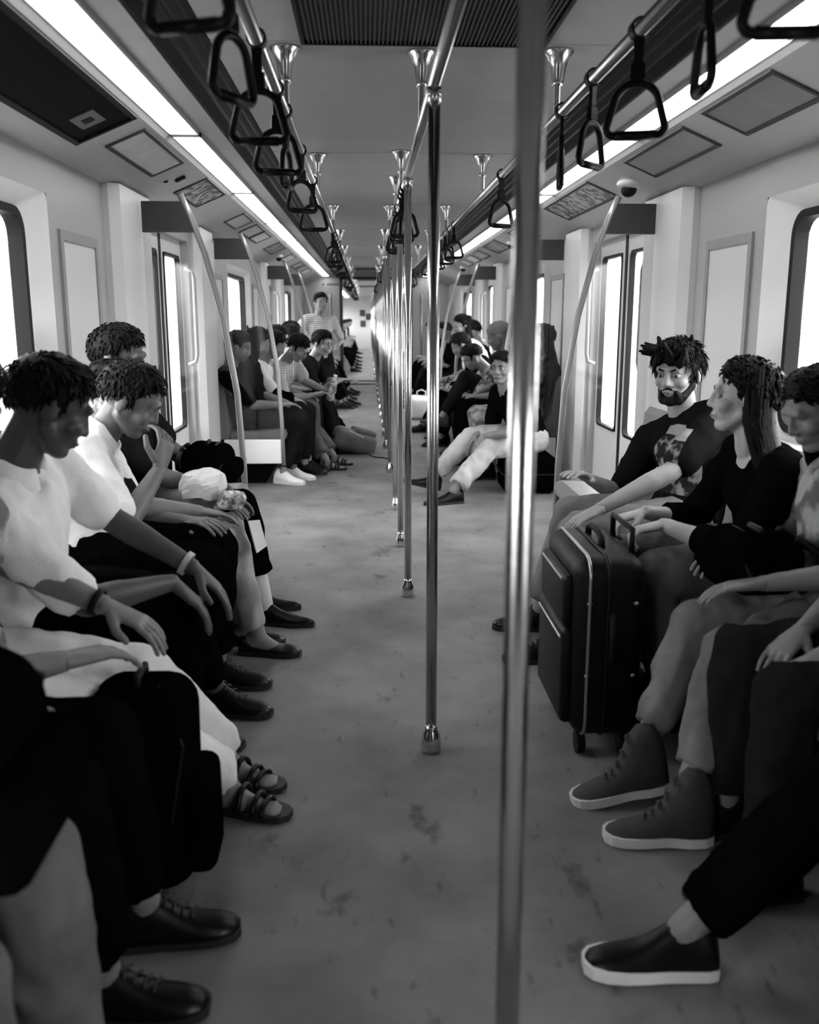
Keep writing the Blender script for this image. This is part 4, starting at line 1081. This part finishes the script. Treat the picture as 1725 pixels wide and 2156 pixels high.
person('curly-haired person sitting upright near the far right screen', (1.12, 10.1, .53), (.84, 10.1, 1.20), 180, (-.9, -.3, -.2),
       [(.62, 10.0, .09, 180), (.64, 10.2, .09, 180)], [(.75, 10.0, .62), (.78, 10.2, .62)], C_white, C_black, .22, seed=35, vox=MV, hair='long', sex='f')
person('person in dark clothes at the far end of the middle right bench', (1.12, 10.65, .53), (1.0, 10.6, 1.14), 180, (-1, 0, -.3),
       [(.45, 10.6, .09, 180), (.5, 10.8, .09, 180)], [(.75, 10.5, .62), (.78, 10.7, .62)], C_dgrey, C_black, .2, seed=36, vox=.017)

# ---------------- far bench and next carriage
far = [(-1, 13.5, 'white shirt', C_white, C_black, 'first'), (-1, 14.1, 'black top', C_blackt, C_jeand, 'second'), (-1, 14.8, 'grey top', C_grey, C_black, 'third'), (-1, 15.6, 'black top', C_blackt, C_black, 'fourth'), (-1, 16.3, 'pale shirt', C_pat, C_jeand, 'fifth'),
       (1, 13.5, 'black top', C_blackt, C_black, 'first'), (1, 14.2, 'plaid shirt', C_plaid, C_jeand, 'second'), (1, 15.2, 'dark top', C_dgrey, C_black, 'third'), (1, 16.2, 'white shirt', C_white, C_black, 'fourth')]
for i, (sg, y, q, a, b, o) in enumerate(far):
    rr = random.uniform; dx = rr(.0, .18)
    person('passenger in a %s, %s on the far %s bench before the gangway' % (q, o, 'left' if sg < 0 else 'right'), (sg * 1.12, y, .53), (sg * (1.05 - dx), y - .05, 1.14 - dx * .35), 0 if sg < 0 else 180, (-sg, rr(-.4, .2), rr(-.5, -.2)),
           [(sg * rr(.5, .66), y + .1 * -sg, .09, 0 if sg < 0 else 180), (sg * rr(.45, .66), y - .12 * -sg, .09, 0 if sg < 0 else 180)], [(sg * .76, y + .1 * -sg, .62), (sg * .76, y - .1 * -sg, .62)], a, b, rr(.14, .25), seed=40 + i, vox=.017, group='passengers on the far benches')
nx = [(22.6, 'black top', C_blackt), (24.0, 'white shirt', C_white), (25.6, 'grey top', C_grey), (27.5, 'black top', C_blackt), (30, 'pale shirt', C_pat), (33.5, 'dark top', C_dgrey)]
for i, (y, q, a) in enumerate(nx):
    person('passenger in a %s, %s on the left bench of the next carriage' % (q, nth(i) if i else 'first'), (-1.10, y, .53), (-.78, y - .05, 1.10), 0, (1, -.3, -.3),
           [(-.52, y + .1, .09, 0), (-.50, y - .1, .09, 0)], [(-.66, y + .1, .62), (-.66, y - .1, .62)], a, C_black, .2, seed=60 + i, vox=.022, group='passengers in the next carriage')
flush()

# ------------------------------------------------------------------ bags and small things
M_bag = mat('black_nylon', .002, .6, var=.3, bump=.2, bscale=80, spec=.0)
M_bag2 = mat('grey_canvas', .12, .8, var=.25, bump=.2)
M_zip = mat('zip_metal', .35, .3, .8, var=.1)
def soft(m, c, size, seed, amp=.01):
    c = V(c)
    m.v = [p + (p - c).normalized() * amp * noise.noise(p * 9 + V((seed, 0, 0))) for p in m.v]
    return m
# suitcase
c = (.505, 2.760, 0)
r = empty('suitcase', c, 'large black upright suitcase on wheels standing in the aisle by the right bench', 'suitcase')
Msc = mat('suitcase_fabric', .003, .5, var=.2, bump=.1, bscale=120, spec=.15)
MB().rbox((.515, 2.760, .345), (.21, .46, .55), .05, 4).build('body', Msc, r, c, True)
pk = MB().rbox((.405, 2.760, .25), (.045, .38, .30), .02, 3).build('front_pocket', Msc, r, c, True)
MB().tube([(.381, 2.590, .37), (.381, 2.930, .37)], .004, 6).build('zip', M_zip, pk, c)
pk = MB().rbox((.405, 2.760, .48), (.04, .36, .16), .018, 3).build('front_pocket', Msc, r, c, True)
MB().tube([(.384, 2.610, .545), (.384, 2.910, .545)], .004, 6).build('zip', M_zip, pk, c)
MB().tube([(.505, y, z) for y, z in rrect(2.528, 2.992, 0.068, .622, .06)], .007, 8, True).build('piping', M_black, r, c, True)
MB().tube([(.45, y, z) for y, z in rrect(2.527, 2.993, 0.068, .622, .06)], .005, 8, True).build('piping', M_zip, r, c, True)
MB().tube([(.515, 2.670, .62), (.515, 2.680, .65), (.515, 2.720, .662), (.515, 2.800, .662), (.515, 2.840, .65), (.515, 2.850, .62)], .011, 8).build('top_handle', M_rubber, r, c, True)
MB().tube([(.60, 2.650, .60), (.60, 2.650, .68), (.60, 2.870, .68), (.60, 2.870, .60)], .009, 8).build('trolley_handle', M_rubber, r, c, True)
MB().tube([(.515, 2.527, .30), (.515, 2.505, .32), (.515, 2.505, .44), (.515, 2.527, .46)], .010, 8).build('side_handle', M_rubber, r, c, True)
for x in (.45, .585):
    for z in (.27, .49): MB().ell((x, 2.528, z), (.008, 0, 0), (0, .005, 0), (0, 0, .006)).build('stud', M_zip, r, c, True)
for x in (.45, .58):
    for y in (2.590, 2.930):
        MB().tube([(x - .012, y, .035), (x + .012, y, .035)], .035, 14).build('wheel', M_rubber, r, c)
# backpack on the floor beside the left bench
def backpack(c, size, lab, m, rot=0, lying=False):
    r = empty('backpack', c, lab, 'bag', 'bags')
    R_ = Matrix.Rotation(math.radians(rot), 3, 'Z')
    if lying: R_ = R_ @ Matrix.Rotation(math.radians(-72), 3, 'Y')
    sx, sy, sz = size; o = V(c)
    ctr = o + V((0, 0, sz / 2 if not lying else sx / 2))
    P = lambda x, y, z: ctr + R_ @ V((x, y, z))
    soft(MB().rbox(ctr, size, min(size) * .35, 5, R_), ctr, size, c[1], .012).build('body', m, r, c, True)
    soft(MB().rbox(P(sx * .5, 0, -sz * .15), (sx * .35, sy * .8, sz * .5), sx * .14, 4, R_), ctr, size, c[1] + 3, .008).build('pocket', m, r, c, True)
    MB().tube([P(sx * .3, -sy * .5, -sz * .1), P(sx * .42, -sy * .4, sz * .25), P(sx * .2, -sy * .2, sz * .49), P(sx * .2, sy * .2, sz * .49), P(sx * .42, sy * .4, sz * .25), P(sx * .3, sy * .5, -sz * .1)], .005, 6).build('zip', M_rubber if m is M_bag else M_zip, r, c)
    MB().tube([P(0, -.04, sz * .48), P(0, -.04, sz * .54), P(0, .04, sz * .54), P(0, .04, sz * .48)], .009, 6).build('top_loop', M_rubber, r, c, True)
    for s in (-1, 1):
        MB().tube([P(-sx * .45, s * sy * .2, sz * .42), P(-sx * .75, s * sy * .28, sz * .2), P(-sx * .75, s * sy * .32, -sz * .2), P(-sx * .45, s * sy * .36, -sz * .42)], .014, 8).build('shoulder_strap', M_rubber, r, c, True)
    return r
backpack((-.70, 1.99, 0), (.24, .20, .50), 'black backpack standing on the floor between the left passengers', M_bag)
backpack((-.76, 1.12, .60), (.26, .36, .27), 'black bag lying on the lap of the nearest left passenger', M_bag)
backpack((.88, 2.44, .565), (.20, .28, .16), 'dark bag on the lap of the person in the mottled shirt', M_bag, 180)
backpack((-.32, 9.0, 0), (.22, .32, .42), 'grey backpack lying on the floor by the middle left bench', M_bag2, 15, True)
backpack((-.86, 3.93, .605), (.20, .28, .17), 'black bag on the lap of the man near the door', M_bag)
t = tag(MB().tube([(-.20, 8.72, .03), (-.12, 8.65, .006), (-.05, 8.63, .006), (.0, 8.55, .006)], .006, 6).build('bag_strap', M_rubber), 'loose strap end trailing on the floor from the grey backpack', 'strap')
c = (1.02, 6.93, 0)
r = empty('travel_case', c, 'low black travel case the young man in black sits on', 'suitcase')
MB().rbox((1.02, 6.93, .15), (.40, .38, .28), .05, 4).build('body', M_bag, r, c, True)
MB().tube([(.815, 6.85, .18), (.795, 6.86, .18), (.795, 7.0, .18), (.815, 7.01, .18)], .01, 8).build('handle', M_rubber, r, c, True)
MB().tube([(x, y, .15) for x, y in rrect(.818, 1.222, 6.738, 7.122, .05)], .006, 8, True).build('piping', M_rubber, r, c, True)
for x in (.87, 1.17):
    for y in (6.79, 7.07): MB().tube([(x - .012, y, .02), (x + .012, y, .02)], .02, 12).build('wheel', M_rubber, r, c)
# white packet and papers on laps
def crumple(c, size, seed, amp):
    m = MB().ell(c, (size[0], 0, 0), (0, size[1], 0), (0, 0, size[2]), 18, 12); c = V(c)
    for k, p in enumerate(m.v):
        q = p - c; mx = max(abs(q.x) / size[0], abs(q.y) / size[1], abs(q.z) / size[2])
        q = q * (.6 + .4 / max(.4, mx)); m.v[k] = c + q + V((noise.noise(p * 22 + V((seed, 0, 0))), noise.noise(p * 22 + V((0, seed, 0))), noise.noise(p * 22 + V((0, 0, seed))))) * amp
    return m
tag(crumple((-.82, 3.53, .672), (.085, .075, .055), 5, .022).build('paper_packet', mat('white_packet', .6, .6, var=.1)), 'crumpled white packet on the lap near the left door', 'packet')
tag(crumple((-.70, 3.43, .63), (.05, .06, .035), 9, .02).build('plastic_wrapper', mat('clear_wrapper', .35, .25, pattern='blotch', pscale=40, v2=.1)), 'shiny crinkled wrapper held by the woman in pale leggings', 'wrapper')
o = MB().add([(-.635, 3.42, .55), (-.60, 3.48, .54), (-.575, 3.47, .44), (-.605, 3.40, .43), (-.639, 3.42, .55), (-.604, 3.482, .54), (-.579, 3.472, .44), (-.609, 3.402, .43)], [(0, 1, 2, 3), (7, 6, 5, 4), (0, 4, 5, 1), (1, 5, 6, 2), (2, 6, 7, 3), (3, 7, 4, 0)])
tag(o.build('paper_slip', M_poster), 'folded pale paper slip dangling beside the wrapper', 'paper')
# water bottle in the boy's hand
bp = q4[1]['wr'][1] + q4[1]['hdir'][1] * .085 + V((0, -.028, -.01))
r = empty('water_bottle', bp, 'crinkled clear water bottle held by the boy in plaid', 'bottle')
Mb = mat('bottle_plastic', .55, .12, pattern='blotch', pscale=45, v2=.2)
prof = [(.02, -.10), (.031, -.095), (.033, -.06), (.029, -.05), (.033, -.04), (.029, -.02), (.033, 0), (.029, .02), (.033, .04), (.030, .07), (.014, .105), (.013, .115)]
tilt = Matrix.Rotation(math.radians(14), 4, 'Y')
MB().lathe(prof, n=14).xf(tilt).build('body', Mb, r, smooth=True)
MB().lathe([(.016, .113), (.016, .135), (.012, .137)], n=14).xf(tilt).build('cap', M_white, r, smooth=True)
# phone of the person in the floral shirt
tag(MB().rbox((.545, 8.66, .70), (.012, .07, .13), .004, 2, Matrix.Rotation(.5, 3, 'Y')).build('phone', M_black), 'dark phone held by the person in the floral shirt', 'phone')
# carrier bag on the floor
c = (.50, 12.0, 0)
r = empty('carrier_bag', c, 'white carrier bag leaning on the floor by the second right doors', 'bag', 'bags')
soft(MB().rbox((.50, 12.0, .15), (.30, .24, .30), .07, 4), (.5, 12, .15), 0, 3, .04).build('body', M_canvas_w, r, c, True)
MB().tube([(.45, 12, .28), (.46, 12, .36), (.52, 12, .38), (.57, 12, .35), (.57, 12, .28)], .008, 6).build('handle', M_canvas_w, r, c, True)
